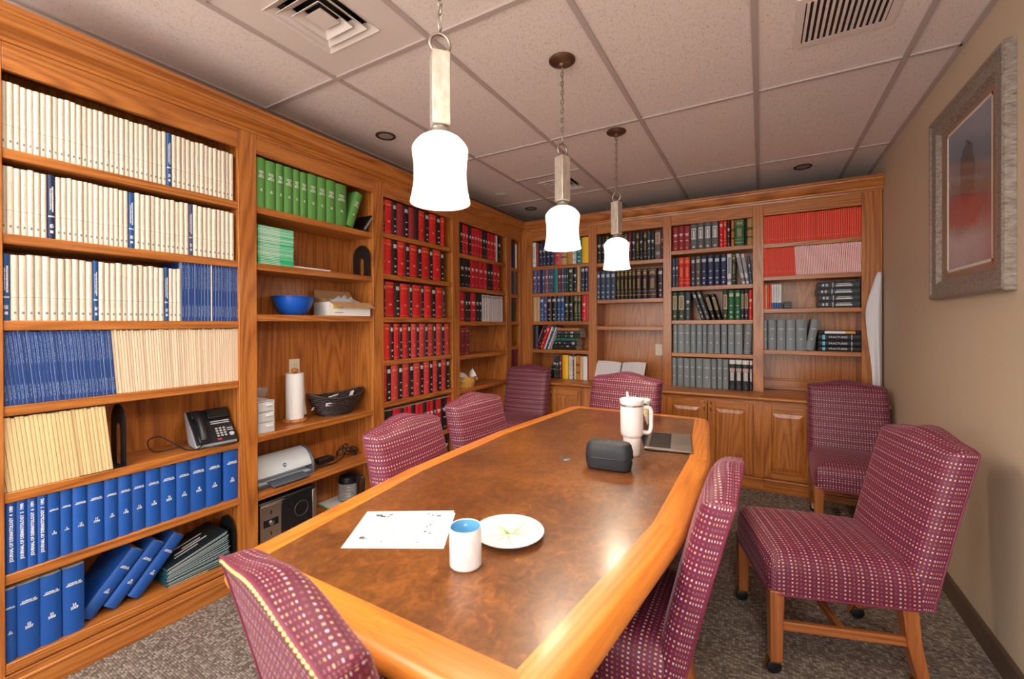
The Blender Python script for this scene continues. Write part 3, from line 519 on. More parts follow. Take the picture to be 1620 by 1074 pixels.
 'r3':('B',1.357,[(-0.714,-0.664,'darkgreen','labgold',0.255),(-0.662,-0.601,'darkgreen','labgold',0.255),(-0.598,-0.554,'slate','lab',0.255),(-0.291,-0.250,'darkgreen','labgold',0.255),(-0.248,-0.201,'greenbook','silver',0.255),(-0.196,-0.153,'greenbook','silver',0.255),(-0.151,-0.125,'navyk','labgold',0.255),(-0.125,-0.092,'navyk','labgold',0.255),(-0.092,-0.064,'red','lab',0.255),]),
 'r4':('B',1.06,[(-0.703,-0.667,'bookgrey','gt',0.258),(-0.662,-0.607,'bookgrey','gt',0.258),(-0.605,-0.559,'bookgrey','gt',0.258),(-0.554,-0.509,'bookgrey','gt',0.258),(-0.504,-0.458,'bookgrey','gt',0.258),(-0.454,-0.418,'bookgrey','gt',0.258),(-0.413,-0.362,'bookgrey','gt',0.258),(-0.358,-0.312,'bookgrey','gt',0.258),(-0.303,-0.258,'bookgrey','gt',0.258),(-0.250,-0.201,'bookgrey','gt',0.258),(-0.196,-0.139,'bookgrey','gt',0.258),]),
 'r5':('B',0.75,[(-0.714,-0.675,'bookgrey','gt',0.262),(-0.668,-0.617,'bookgrey','gt',0.262),(-0.613,-0.563,'bookgrey','gt',0.262),(-0.559,-0.517,'bookgrey','gt',0.262),(-0.509,-0.455,'bookgrey','gt',0.262),(-0.452,-0.388,'bookgrey','gt',0.262),(-0.383,-0.341,'bookgrey','gt',0.262),(-0.335,-0.294,'bookgrey','gt',0.262),(-0.291,-0.247,'bookgrey','gt',0.262),(-0.241,-0.195,'darkslate','labtri',0.262),(-0.191,-0.144,'darkslate','labtri',0.262),(-0.140,-0.090,'darkslate','labtri',0.262),(-0.086,-0.064,'darkslate','labtri',0.262),]),
 's1':('B',1.988,[(0.019,0.033,'scarlet','rthin',0.228),(0.033,0.046,'scarlet','rthin',0.228),(0.046,0.060,'scarlet','rthin',0.228),(0.060,0.074,'scarlet','rthin',0.228),(0.074,0.087,'scarlet','rthin',0.228),(0.087,0.101,'scarlet','rthin',0.228),(0.101,0.115,'scarlet','rthin',0.228),(0.115,0.128,'scarlet','rthin',0.228),(0.128,0.142,'scarlet','rthin',0.228),(0.142,0.155,'scarlet','rthin',0.228),(0.155,0.169,'scarlet','rthin',0.228),(0.169,0.183,'scarlet','rthin',0.228),(0.183,0.196,'scarlet','rthin',0.228),(0.196,0.210,'scarlet','rthin',0.228),(0.210,0.224,'scarlet','rthin',0.228),(0.224,0.237,'scarlet','rthin',0.228),(0.237,0.251,'scarlet','rthin',0.228),(0.251,0.265,'scarlet','rthin',0.228),(0.265,0.278,'scarlet','rthin',0.228),(0.278,0.292,'scarlet','rthin',0.228),(0.292,0.306,'scarlet','rthin',0.228),(0.306,0.319,'scarlet','rthin',0.228),(0.319,0.333,'scarlet','rthin',0.228),(0.333,0.346,'scarlet','rthin',0.228),(0.346,0.360,'scarlet','rthin',0.228),(0.360,0.374,'scarlet','rthin',0.228),(0.374,0.387,'scarlet','rthin',0.228),(0.387,0.401,'scarlet','rthin',0.228),(0.401,0.415,'scarlet','rthin',0.228),(0.415,0.428,'scarlet','rthin',0.228),(0.428,0.442,'scarlet','rthin',0.228),(0.442,0.456,'scarlet','rthin',0.228),(0.456,0.469,'scarlet','rthin',0.228),(0.469,0.483,'scarlet','rthin',0.228),(0.483,0.497,'scarlet','rthin',0.228),(0.497,0.510,'scarlet','rthin',0.228),(0.510,0.524,'scarlet','rthin',0.228),(0.524,0.537,'scarlet','rthin',0.228),(0.537,0.551,'scarlet','rthin',0.228),(0.551,0.565,'scarlet','rthin',0.228),(0.565,0.579,'scarlet','rthin',0.228),(0.579,0.592,'scarlet','rthin',0.228),(0.592,0.606,'scarlet','rthin',0.228),(0.606,0.619,'scarlet','rthin',0.228),(0.619,0.633,'scarlet','rthin',0.228),(0.633,0.647,'scarlet','rthin',0.228),(0.647,0.660,'scarlet','rthin',0.228),(0.660,0.674,'scarlet','rthin',0.228),]),
 's2':('B',1.717,[(0.019,0.031,'scarlet','rthin',0.232),(0.031,0.043,'scarlet','rthin',0.232),(0.043,0.054,'scarlet','rthin',0.232),(0.054,0.066,'scarlet','rthin',0.232),(0.066,0.078,'scarlet','rthin',0.232),(0.078,0.090,'scarlet','rthin',0.232),(0.090,0.102,'scarlet','rthin',0.232),(0.102,0.114,'scarlet','rthin',0.232),(0.114,0.126,'scarlet','rthin',0.232),(0.126,0.137,'scarlet','rthin',0.232),(0.137,0.149,'scarlet','rthin',0.232),(0.149,0.161,'scarlet','rthin',0.232),(0.161,0.173,'scarlet','rthin',0.232),(0.173,0.185,'scarlet','rthin',0.232),(0.185,0.197,'scarlet','rthin',0.232),(0.197,0.208,'scarlet','rthin',0.232),(0.208,0.220,'scarlet','rthin',0.232),(0.220,0.232,'scarlet','rthin',0.232),(0.232,0.244,'scarlet','rthin',0.232),(0.244,0.255,'redwhite','rwhite',0.232),(0.255,0.267,'redwhite','rwhite',0.232),(0.267,0.278,'redwhite','rwhite',0.232),(0.278,0.289,'redwhite','rwhite',0.232),(0.289,0.301,'redwhite','rwhite',0.232),(0.301,0.312,'redwhite','rwhite',0.232),(0.312,0.323,'redwhite','rwhite',0.232),(0.323,0.335,'redwhite','rwhite',0.232),(0.335,0.346,'redwhite','rwhite',0.232),(0.346,0.357,'redwhite','rwhite',0.232),(0.357,0.368,'redwhite','rwhite',0.232),(0.368,0.380,'redwhite','rwhite',0.232),(0.380,0.391,'redwhite','rwhite',0.232),(0.391,0.402,'redwhite','rwhite',0.232),(0.402,0.414,'redwhite','rwhite',0.232),(0.414,0.425,'redwhite','rwhite',0.232),(0.425,0.436,'redwhite','rwhite',0.232),(0.436,0.448,'redwhite','rwhite',0.232),(0.448,0.459,'redwhite','rwhite',0.232),(0.459,0.470,'redwhite','rwhite',0.232),(0.470,0.482,'redwhite','rwhite',0.232),(0.482,0.493,'redwhite','rwhite',0.232),(0.493,0.504,'redwhite','rwhite',0.232),(0.504,0.516,'redwhite','rwhite',0.232),(0.516,0.527,'redwhite','rwhite',0.232),(0.527,0.538,'redwhite','rwhite',0.232),(0.538,0.549,'redwhite','rwhite',0.232),(0.549,0.561,'redwhite','rwhite',0.232),(0.561,0.572,'redwhite','rwhite',0.232),(0.572,0.584,'redwhite','rwhite',0.232),(0.584,0.595,'redwhite','rwhite',0.232),(0.595,0.606,'redwhite','rwhite',0.232),(0.606,0.617,'redwhite','rwhite',0.232),(0.617,0.629,'redwhite','rwhite',0.232),(0.629,0.640,'redwhite','rwhite',0.232),(0.640,0.651,'redwhite','rwhite',0.232),(0.651,0.663,'redwhite','rwhite',0.232),(0.663,0.674,'redwhite','rwhite',0.232),]),
 's3':('B',1.447,[(0.017,0.031,'scarlet','plain',0.2),(0.031,0.046,'tan','plain',0.2),(0.046,0.061,'scarlet','plain',0.2),(0.061,0.075,'redorange','plain',0.2),(0.075,0.093,'white','bluefoot',0.2),(0.093,0.110,'white','bluefoot',0.2),(0.110,0.128,'palegrey','bluefoot',0.2),(0.128,0.147,'white','bluefoot',0.2),]),
 's4':('B',1.104,[(0.017,0.046,'bookgrey','gt',0.25),(0.052,0.109,'bookgrey','gt',0.25),(0.114,0.174,'bookgrey','gt',0.25),(0.178,0.241,'bookgrey','gt',0.25),(0.245,0.319,'bookgrey','gt',0.25),]),
}
# ------------------------------------------------------------------ books
CN = {'cream': ('E2D8C6', 'cream'), 'ivory': ('EBD5B9', 'ivory'), 'buff': ('E6CC98', 'buff'), 'blue': ('16508F', 'blue'), 'navy': ('18264F', 'navy'), 'slateblue': ('4A5480', 'slate blue'),
 'jblue': ('0C4089', 'blue'), 'white': ('E4E4E6', 'white'), 'bluebound': ('0A50A6', 'blue'), 'green': ('5C9A4A', 'green'), 'black': ('0B0C10', 'black'), 'red': ('D2161A', 'red'),
 'softred': ('C63238', 'red'), 'darkred': ('94262E', 'dark red'), 'crimson': ('C00F24', 'crimson'), 'palegrey': ('D8D8DE', 'pale grey'), 'maroon': ('6C1424', 'maroon'), 'slate': ('3A444E', 'slate grey'),
 'grey': ('5E6064', 'grey'), 'darkteal': ('1E3C46', 'dark teal'), 'wine': ('6A1638', 'wine red'), 'brick': ('93392A', 'brick red'), 'pinkred': ('C4434A', 'pinkish red'), 'tan': ('CBA67A', 'tan'),
 'ochre': ('B5852A', 'ochre'), 'teal': ('14747A', 'teal'), 'yellow': ('F0BC12', 'yellow'), 'purple': ('51497A', 'purple'), 'greyred': ('7C5560', 'greyish red'), 'darkgreen': ('17392A', 'dark green'),
 'olivek': ('27240F', 'olive black'), 'navyk': ('16203A', 'dark navy'), 'paleyellow': ('E6DC86', 'pale yellow'), 'orange': ('C8783A', 'orange'), 'darkslate': ('20262F', 'dark slate'), 'greybrown': ('5C5450', 'grey brown'),
 'steel': ('344A66', 'steel blue'), 'plum': ('2E1628', 'plum'), 'greenbook': ('14633A', 'green'), 'goldbook': ('A8894A', 'gold'), 'bookgrey': ('808B92', 'grey'), 'scarlet': ('EE4022', 'scarlet'),
 'redwhite': ('EE4022', 'red and white'), 'redorange': ('D84A2A', 'orange red')}
G, Wt, K = (.70, .48, .16, 1), (.78, .79, .80, 1), (.02, .02, .02, 1)
# style: rectangles over the spine (x centre, x half, z centre, z half, colour, scribble threshold or None, strength)
STY = {
 'plain': [],
 'cream': [(.5, .5, .352, .0035, (.20, .17, .13, 1), None, .7), (.42, .06, .62, .16, (.34, .31, .27, 1), .50, .62), (.64, .06, .60, .19, (.34, .31, .27, 1), .50, .62), (.5, .17, .115, .018, (.10, .10, .12, 1), .40, .9), (.5, .25, .27, .05, (.4, .37, .32, 1), .5, .4)],
 'thin': [(.02, .06, .5, .5, (.50, .32, .17, 1), None, .35), (.5, .18, .5, .4, (.62, .46, .32, 1), .60, .4)],
 'journal': [(.5, .2, .75, .2, (.42, .55, .75, 1), .54, .55), (.5, .22, .17, .1, (.5, .62, .8, 1), .54, .55), (.01, .06, .5, .5, (.50, .54, .58, 1), None, .5)],
 'vert': [(.62, .12, .62, .2, Wt, .42, .95), (.34, .07, .62, .17, Wt, .45, .8), (.5, .4, .35, .012, Wt, None, .7), (.5, .24, .2, .03, Wt, .45, .8), (.5, .2, .11, .022, Wt, .36, .9)],
 'gold': [(.5, .5, .94, .006, G, None, .9), (.5, .5, .80, .005, G, None, .9), (.5, .34, .86, .035, G, .47, .9), (.5, .5, .25, .005, G, None, .9), (.5, .5, .13, .008, G, None, .9), (.5, .24, .5, .16, G, .52, .8)],
 'goldred': [(.5, .5, .95, .004, G, None, .6), (.5, .36, .86, .03, G, .5, .7), (.5, .5, .72, .003, G, None, .45), (.5, .16, .36, .025, G, .42, .7), (.5, .5, .06, .004, G, None, .5)],
 'silver': [(.5, .34, .84, .055, Wt, .46, .9), (.5, .2, .48, .015, Wt, .42, .8), (.5, .22, .26, .022, Wt, .42, .75), (.5, .16, .1, .02, Wt, .36, .8)],
 'silverd': [(.5, .3, .6, .25, (.2, .24, .24, 1), .5, .7), (.5, .3, .15, .03, (.15, .3, .2, 1), .42, .7)],
 'lab': [(.5, .3, .66, .03, Wt, .40, .9), (.5, .2, .60, .012, Wt, .36, .9), (.5, .22, .40, .016, Wt, .40, .85), (.5, .16, .1, .02, Wt, .45, .5)],
 'labbig': [(.5, .4, .72, .2, (.55, .42, .32, 1), None, .9), (.5, .2, .72, .16, (.25, .04, .04, 1), .45, .9), (.5, .36, .2, .06, (.35, .36, .37, 1), None, .7)],
 'labbox': [(.5, .34, .62, .22, Wt, None, .75), (.5, .24, .62, .17, (.10, .10, .11, 1), None, .9), (.5, .14, .60, .15, Wt, .42, .9), (.5, .18, .1, .03, Wt, .36, .8)],
 'labtri': [(.5, .5, .92, .07, Wt, None, .9), (.5, .44, .66, .06, (.6, .42, .42, 1), .35, .9), (.5, .32, .45, .14, Wt, .42, .85), (.5, .4, .1, .05, (.05, .05, .06, 1), None, .8)],
 'labgold': [(.5, .36, .62, .25, (.68, .55, .36, 1), None, .85), (.5, .26, .62, .22, (.10, .10, .05, 1), .42, .9), (.5, .18, .14, .03, G, .36, .9)],
 'gt': [(.5, .32, .70, .012, (.62, .66, .68, 1), .38, .8), (.5, .2, .675, .006, (.62, .66, .68, 1), .4, .6), (.5, .13, .37, .014, (.75, .78, .8, 1), .36, .85)],
 'g': [(.5, .24, .735, .009, Wt, .40, .9), (.5, .24, .705, .009, Wt, .42, .9), (.5, .12, .675, .007, Wt, .40, .9), (.5, .28, .645, .009, Wt, .40, .9), (.5, .32, .615, .009, Wt, .42, .9), (.5, .08, .375, .010, Wt, .34, .9), (.5, .13, .345, .010, Wt, .36, .9)],
 'bandk': [(.5, .5, .62, .05, K, None, .8), (.5, .5, .3, .03, K, None, .8), (.5, .3, .46, .05, (.5, .1, .1, 1), .45, .8)], 'bandn': [(.5, .3, .62, .26, (.08, .12, .22, 1), .44, .9), (.5, .5, .15, .05, (.08, .12, .22, 1), None, .8)],
 'bluefoot': [(.5, .5, .11, .13, (.05, .14, .40, 1), None, 1.), (.5, .2, .6, .25, (.3, .33, .4, 1), .5, .5)],
 'rthin': [(.03, .10, .5, .5, (.20, .012, .008, 1), None, .85), (.55, .2, .55, .4, (.80, .25, .15, 1), .56, .5), (.5, .4, .14, .012, (.75, .3, .2, 1), .4, .5)],
 'rwhite': [(.68, .34, .5, .5, (.80, .77, .76, 1), None, 1.), (.68, .12, .55, .36, (.5, .12, .1, 1), .57, .5)],
 'wj': [(.02, .08, .5, .5, (.25, .25, .27, 1), None, .7), (.5, .3, .93, .035, (.05, .05, .06, 1), .4, .9), (.5, .2, .5, .35, (.4, .4, .42, 1), .56, .5)],
}
BM = {}
def book_mat(style):
    if style in BM: return BM[style]
    t = NT('book_cover_'+style); info = t.n('ShaderNodeObjectInfo')
    sp = t.n('ShaderNodeSeparateXYZ', Vector=t.coord('Generated')); gx, gy, gz = sp.outputs
    spine = t.math('LESS_THAN', gy, .14)
    v = t.n('ShaderNodeVectorMath', {'operation': 'ADD'}, i0=t.coord(), i1=t.n('ShaderNodeCombineXYZ', X=info.outputs['Random'], Y=0., Z=t.math('MULTIPLY', info.outputs['Random'], 31.)).outputs[0]).outputs[0]
    scr = t.noise(t.scale(v, (420, 1, 330)), 1, 1, .5)
    wear = t.noise(t.scale(v, (20, 20, 20)), 1, 3)
    tone = t.noise(t.n('ShaderNodeCombineXYZ', X=t.math('MULTIPLY', info.outputs['Random'], 50.)).outputs[0], 1, 0)
    col = t.mix(t.math('MULTIPLY', wear, .07), info.outputs['Color'], (.30, .28, .26, 1))
    col = t.n('ShaderNodeHueSaturation', Value=t.math('ADD', .72, t.math('MULTIPLY', tone, .5)), Color=col).outputs[0]
    for cx, hx, cz, hz, c, thr, st in STY[style]:
        k = t.math('MULTIPLY', t.math('COMPARE', gx, cx, hx), t.math('COMPARE', gz, cz, hz))
        k = t.math('MULTIPLY', k, spine)
        if thr is not None: k = t.math('MULTIPLY', k, t.math('GREATER_THAN', scr, thr))
        col = t.mix(t.math('MULTIPLY', k, st), col, c)
    paper = style in ('cream', 'thin', 'journal', 'rthin', 'rwhite', 'wj')
    t.P(Base_Color=col, Roughness=.5 if paper else .42, Specular_IOR_Level=.35)
    if not paper: t.bump(t.noise(v, 700, 1), .08, .0006)
    BM[style] = t.m; return t.m

book_cache = {}
def book_mesh(th, h, dep, style, rnd):
    key = (round(th, 3), round(h, 3), round(dep, 2), style)
    if key in book_cache: return book_cache[key]
    th, h, dep = key[0], key[1], key[2]
    n = 6; b = min(.007, th*rnd); pts = []
    for i in range(n+1):
        u = -1+2*i/n; pts.append((u*th/2, b*u*u*(1 if abs(u) < .99 else 1.25)))
    pts += [(th/2, dep), (-th/2, dep)]
    N = len(pts); m = MB()
    vs = [(x, y, 0) for x, y in pts]+[(x, y, h) for x, y in pts]
    m.add(vs, [(i, (i+1) % N, N+(i+1) % N, N+i) for i in range(N)]+[tuple(range(N))[::-1]])
    m.add(vs[N:], [tuple(range(N))], 1)
    me = m.mesh('book', [book_mat(style), PAGES], 50)
    book_cache[key] = me; return me

# lettering meshes made once, before the shelves fill up
TEXTS = {}
def want(key, body, size, vertical=False):
    cu = bpy.data.curves.new('lettering', 'FONT'); cu.body = body; cu.size = size; cu.align_x = 'CENTER'; cu.align_y = 'CENTER'; cu.resolution_u = 2; cu.space_line = .85; cu.offset = .0004 if size < .02 else 0
    o = bpy.data.objects.new('lettering', cu); COL.objects.link(o); TEXTS[key] = (o, vertical)
want('jd', 'JOURNAL OF\nDERMATOLOGY', .01); want('jdw', 'JOURNAL OF\nDERMATOLOGY', .0082)
for k in range(1, 9): want('v%d' % k, 'JOURNAL OF DERMATOLOGY  %d  %d' % (k+3, 1988+k), .0115, True)
for k in range(8, 34): want('n%d' % k, '%d\n%d' % (k, 1985+k), .0125)
want('frac', 'FRACTURES', .022)
want('brandhp', 'hp', .013)
bpy.context.view_layer.update()
dg = bpy.context.evaluated_depsgraph_get()
for k, (o, vert) in list(TEXTS.items()):
    me = bpy.data.meshes.new_from_object(o.evaluated_get(dg)); me.name = 'lettering'
    for v in me.vertices:
        x, y = v.co.x, v.co.y
        if vert: x, y = -y, x
        v.co = (x, 0, y)
    me.materials.clear(); me.materials.append(INK); TEXTS[k] = me
    bpy.data.objects.remove(o)
def letter(parent, key, x, y, z, m=None, rot=(0, 0, 0), name='lettering', fit=None):
    me = TEXTS[key]
    if m:
        me = me.copy(); me.materials[0] = m
    o = bpy.data.objects.new(name, me); COL.objects.link(o); o.parent = parent; o.location = (x, y, z); o.rotation_euler = rot
    if fit:
        xs = [v.co.x for v in me.vertices]; k = fit/(max(xs)-min(xs)); o.scale = (k, 1, min(k*1.25, k+.5))
    return o

ONES = 'zeroth first second third fourth fifth sixth seventh eighth ninth tenth eleventh twelfth thirteenth fourteenth fifteenth sixteenth seventeenth eighteenth nineteenth'.split()
def ordinal(n):
    if n < 20: return ONES[n]
    t, u = divmod(n, 10); T = {2: 'twent', 3: 'thirt', 4: 'fort', 5: 'fift', 6: 'sixt'}[t]
    return T+'ieth' if u == 0 else {2: 'twenty', 3: 'thirty', 4: 'forty', 5: 'fifty', 6: 'sixty'}[t]+'-'+ONES[u]
CASE = {'a': 'nearest left bookcase', 'b': 'printer bookcase', 'c': 'red encyclopedia bookcase', 'd': 'yellow basket bookcase', 'e': 'narrow corner bookcase',
        'p': 'back textbook bookcase', 'q': 'bookcase above the open book', 'r': 'grey volume bookcase', 's': 'rightmost bookcase'}
ROWS = {1: 'top shelf', 2: 'second shelf', 3: 'third shelf', 4: 'fourth shelf', 5: 'fifth shelf', 6: 'sixth shelf', 7: 'bottom shelf'}
def where(key):
    if key in ('p5', 'r5'): return 'worktop below the '+CASE[key[0]]
    if key == 'e4': return 'fifth shelf of the '+CASE['e']
    return ROWS[int(key[1])]+' of the '+CASE[key[0]]
KIND = {'cream': ('cream_journal', 'journal'), 'thin': ('thin_journal', 'thin journal issue'), 'journal': ('blue_journal', 'thin journal issue'), 'vert': ('spine_titled_book', 'white-titled book'),
        'rthin': ('red_journal', 'thin journal issue'), 'rwhite': ('red_white_journal', 'thin journal issue'), 'wj': ('thin_journal', 'thin journal issue'), 'gt': ('bound_volume', 'bound volume'), 'g': ('bound_volume', 'bound volume'),
        'goldred': ('encyclopedia_volume', 'encyclopedia volume')}
def put_book(wall, s, z, th, h, col, style, label, group, lean=0, dep=.19, inset=.012, name=None, rnd=None, jit=True, cat='book'):
    st = style if style in STY else 'plain'
    thin = st in ('thin', 'journal', 'rthin', 'rwhite', 'wj')
    if jit: inset += random.uniform(-.002, .003)
    o = bpy.data.objects.new(name or KIND.get(st, ('hardcover_book', ''))[0], book_mesh(max(th-.0006, .003), h, dep, st, .06 if thin else (rnd or .22)))
    COL.objects.link(o); o.color = lin(CN[col][0])
    zl = z+.0004+abs(math.sin(lean))*th/2
    o.location = (XF-inset, s, zl) if wall == 'L' else (s, YF+inset, zl)
    o.rotation_euler = (0, lean, PI/2 if wall == 'L' else 0)
    return tag(o, label, cat, group)
for key, (wall, z, items) in SHELVES.items():
    cnt = {}; tot = {}
    def desc(it):
        st = it[3] if it[3] in STY else 'plain'
        nm, d = KIND.get(st, ('hardcover_book', 'hardcover book' if it[2] != 'bluebound' else 'bound volume'))
        c = CN[it[2]][1]
        return c+' '+d
    for it in items: tot[desc(it)] = tot.get(desc(it), 0)+1
    for idx, (a, b, col, style, h) in enumerate(items):
        d = desc((a, b, col, style)); cnt[d] = cnt.get(d, 0)+1
        if tot[d] == 1: lb = 'only %s on the %s' % (d, where(key))
        else: lb = '%s %s from left, %s' % (ordinal(cnt[d]), d, where(key))
        th = b-a; hh = h+random.uniform(-.003, .002)*(0 if col == 'bluebound' else 1)
        lean = 0; dep = .19
        if key == 'a4': lean = -.095*max(0, 1-idx/len(items))**.8
        if key == 'a5': lean = -.095
        if key == 's2': lean = -.05
        if lean: th = th*math.cos(lean)-.0002; 
        big = col == 'bluebound'
        nm = 'bound_volume' if big else None
        if key in ('s1', 's2'): dep = .17
        s = (a+b)/2
        if lean: s -= math.tan(lean)*0
        o = put_book(wall, s, z if key != 'a7' else .1455, th, hh, col, style, lb, 'books on the '+where(key), lean, dep, name=nm, rnd=.16 if big else None, cat='journal' if 'journal' in d else 'book')
        if big and style != 'plain':
            if style[0] == 'v': letter(o, style, 0, -.0013, hh*.56)
            else:
                n = {'t9': 8, 't9b': 9}.get(style) or (int(style[1:]) if style[0] == 't' else 20+int(style[1:]))
                letter(o, 'jd', 0, -.0013, hh*.745, fit=min(.048, th*.74)); letter(o, 'n%d' % n, 0, -.0013, hh*.40, fit=min(.022, th*.36))
def leaner(wall, s, z, th, h, col, style, lean, label, group, dep=.19, inset=.012, name='hardcover_book', cat='book'):
    return put_book(wall, s, z, th, h, col, style, label, group, lean, dep, inset, name, None, False, cat)
# ------------------------------------------------------------------ conference table
TZ = .735; TCX = -.735
INNER = [(.37, .645), (.455, 1.33), (.458, 2.045), (.378, 2.875)]
ring = [(TCX+h, y) for h, y in INNER]+[(TCX-h, y) for h, y in INNER[::-1]]
def offset(poly, d):
    n = len(poly); o = []
    for i in range(n):
        p, a, b = Vector(poly[i]), Vector(poly[i-1]), Vector(poly[(i+1) % n])
        e1, e2 = (p-a).normalized(), (b-p).normalized(); n1, n2 = Vector((e1.y, -e1.x)), Vector((e2.y, -e2.x))
        m = (n1+n2); m = m/(m.dot(n1)); o.append(tuple(p+m*d))
    return o
table = thing('conference_table', (TCX, 1.76, 0), 'long boat shaped conference table with burl top and orange oak edge', 'table')
MB().prism(offset(ring, .004), TZ-.03, TZ-.0008).centred('burl_top', BURL, table)
BANDP = [(0, TZ-.03), (0, TZ), (.060, TZ), (.072, TZ-.003), (.083, TZ-.010), (.089, TZ-.020), (.090, TZ-.030), (.086, TZ-.042), (.075, TZ-.050), (.03, TZ-.050)]
nb = len(BANDP); nr = len(ring)
def normal(i):
    a, b = Vector(ring[i]), Vector(ring[(i+1) % nr]); e = (b-a).normalized(); return Vector((e.y, -e.x))
def dirs(i):
    """offset directions at corner i: a mitre at the shallow bends, a round join at the four end corners"""
    n1, n2 = normal(i-1), normal(i); m = n1+n2; m = m/m.dot(n1)
    if n1.dot(n2) > .6: return [m]
    a1 = math.atan2(n1.y, n1.x); da = (math.atan2(n2.y, n2.x)-a1+PI) % (2*PI)-PI
    return [Vector((math.cos(a1+da*q/8), math.sin(a1+da*q/8))) for q in range(9)]
for i in range(nr):
    j = (i+1) % nr; A, B = dirs(i), dirs(j)
    A = A if len(A) == 1 else A[4:]; B = B if len(B) == 1 else B[:5]
    secs = [(Vector(ring[i]), d) for d in A]+[(Vector(ring[j]), d) for d in B]
    vs = [(*(P+D*max(d, .0005)), z) for P, D in secs for d, z in BANDP]
    a, b = Vector(ring[i]), Vector(ring[j]); c = (a+b)/2; ang = math.atan2(b.y-a.y, b.x-a.x)
    M = (Matrix.Translation((c.x, c.y, TZ)) @ Matrix.Rotation(ang, 4, 'Z')).inverted()
    fs = [(q*nb+k, q*nb+(k+1) % nb, (q+1)*nb+(k+1) % nb, (q+1)*nb+k) for q in range(len(secs)-1) for k in range(nb)]
    fs += [tuple(range(nb)), tuple((len(secs)-1)*nb+k for k in range(nb))]
    MB().add(vs, fs).xf(M).obj('edge_rail', TABLE_OAK, table, (c.x-TCX, c.y-1.76, TZ), (0, 0, ang), smooth=35)
for y in (1.11, 2.395):
    boxobj('pedestal', (TCX-.11, TCX+.11, y-.022, y+.022, .05, TZ-.05), OAK['z'], table, bevel=.004)
    boxobj('foot', (TCX-.12, TCX+.12, y-.028, y+.028, 0, .05), OAK['x'], table, bevel=.006)
boxobj('stretcher', (TCX-.017, TCX+.011, 1.14, 2.37, .50, .60), OAK['y'], table, bevel=.003)
MB().lathe([(0, .004), (.012, .0045), (.021, .003), (.024, 0)], 24).obj('grommet', plain('grey_grommet_cap', (.16, .16, .17, 1), .3, .6), table, (-.744-TCX, 1.759-1.76, TZ), smooth=50)

# ------------------------------------------------------------------ chairs
def chair_back():
    nx, nz = 23, 19; w0, w1, T = .465, .452, .076
    ZB, hz, hump, r = .315, .88, .038, .042
    us = [math.sin(-PI/2+PI*i/(nx-1)) for i in range(nx)]; us = [.7*u+.3*(-1+2*i/(nx-1)) for i, u in enumerate(us)]
    vv = [math.sin(PI/2*j/(nz-1)) for j in range(nz)]
    def ztop(x): return hz+hump*math.exp(-(x/.125)**2)-.010*max(0, (abs(x)-.19)/.035)**2
    def lean(z): return .275+(z-.47)*.23+max(0, z-.47)**2*.05
    front = []; rear = []; uf = []; us_ = []
    for j in range(nz):
        for i in range(nx):
            v = vv[j]; w = w0+(w1-w0)*v; x = us[i]*w/2; z = ZB+(ztop(x)-ZB)*v
            d = min(w/2-abs(x), ztop(x)-z)
            rr = r-math.sqrt(max(0, r*r-(r-min(d, r))**2)) if d < r else 0
            bulge = .014*(1-us[i]**2)*(1-(2*v-1)**4)
            front.append((x, lean(z)-T/2+rr-bulge, z)); rear.append((x, lean(z)+T/2, z))
            sg = 1 if x > 0 else -1; top = ztop(x)-z < w/2-abs(x)
            uf.append((x, z+rr) if top else (x+sg*rr, z)); us_.append((x, z+rr+T) if top else (x+sg*(rr+T), z))
    m = MB(); n = nx*nz; vs = front+rear; fs = []
    for j in range(nz-1):
        for i in range(nx-1):
            a = j*nx+i; fs.append((a, a+1, a+nx+1, a+nx)); fs.append((n+a, n+a+nx, n+a+nx+1, n+a+1))
    edge = [i for i in range(nx)]+[j*nx+nx-1 for j in range(1, nz)]+[(nz-1)*nx+i for i in range(nx-2, -1, -1)]+[j*nx for j in range(nz-2, 0, -1)]
    for k in range(len(edge)):
        a, b = edge[k], edge[(k+1) % len(edge)]; fs.append((a, n+a, n+b, b))
    m.add(vs, fs)
    def uvfn(vi):
        if min(vi) >= n: return [(rear[k-n][0], rear[k-n][2]) for k in vi]
        return [uf[k] if k < n else us_[k-n] for k in vi]
    path = [rear[k] for k in edge[nx-1:nx-1+2*(nz-1)+nx-1]]
    return m, path, [rear[(nz-1)*nx+i] for i in range(nx)], uvfn
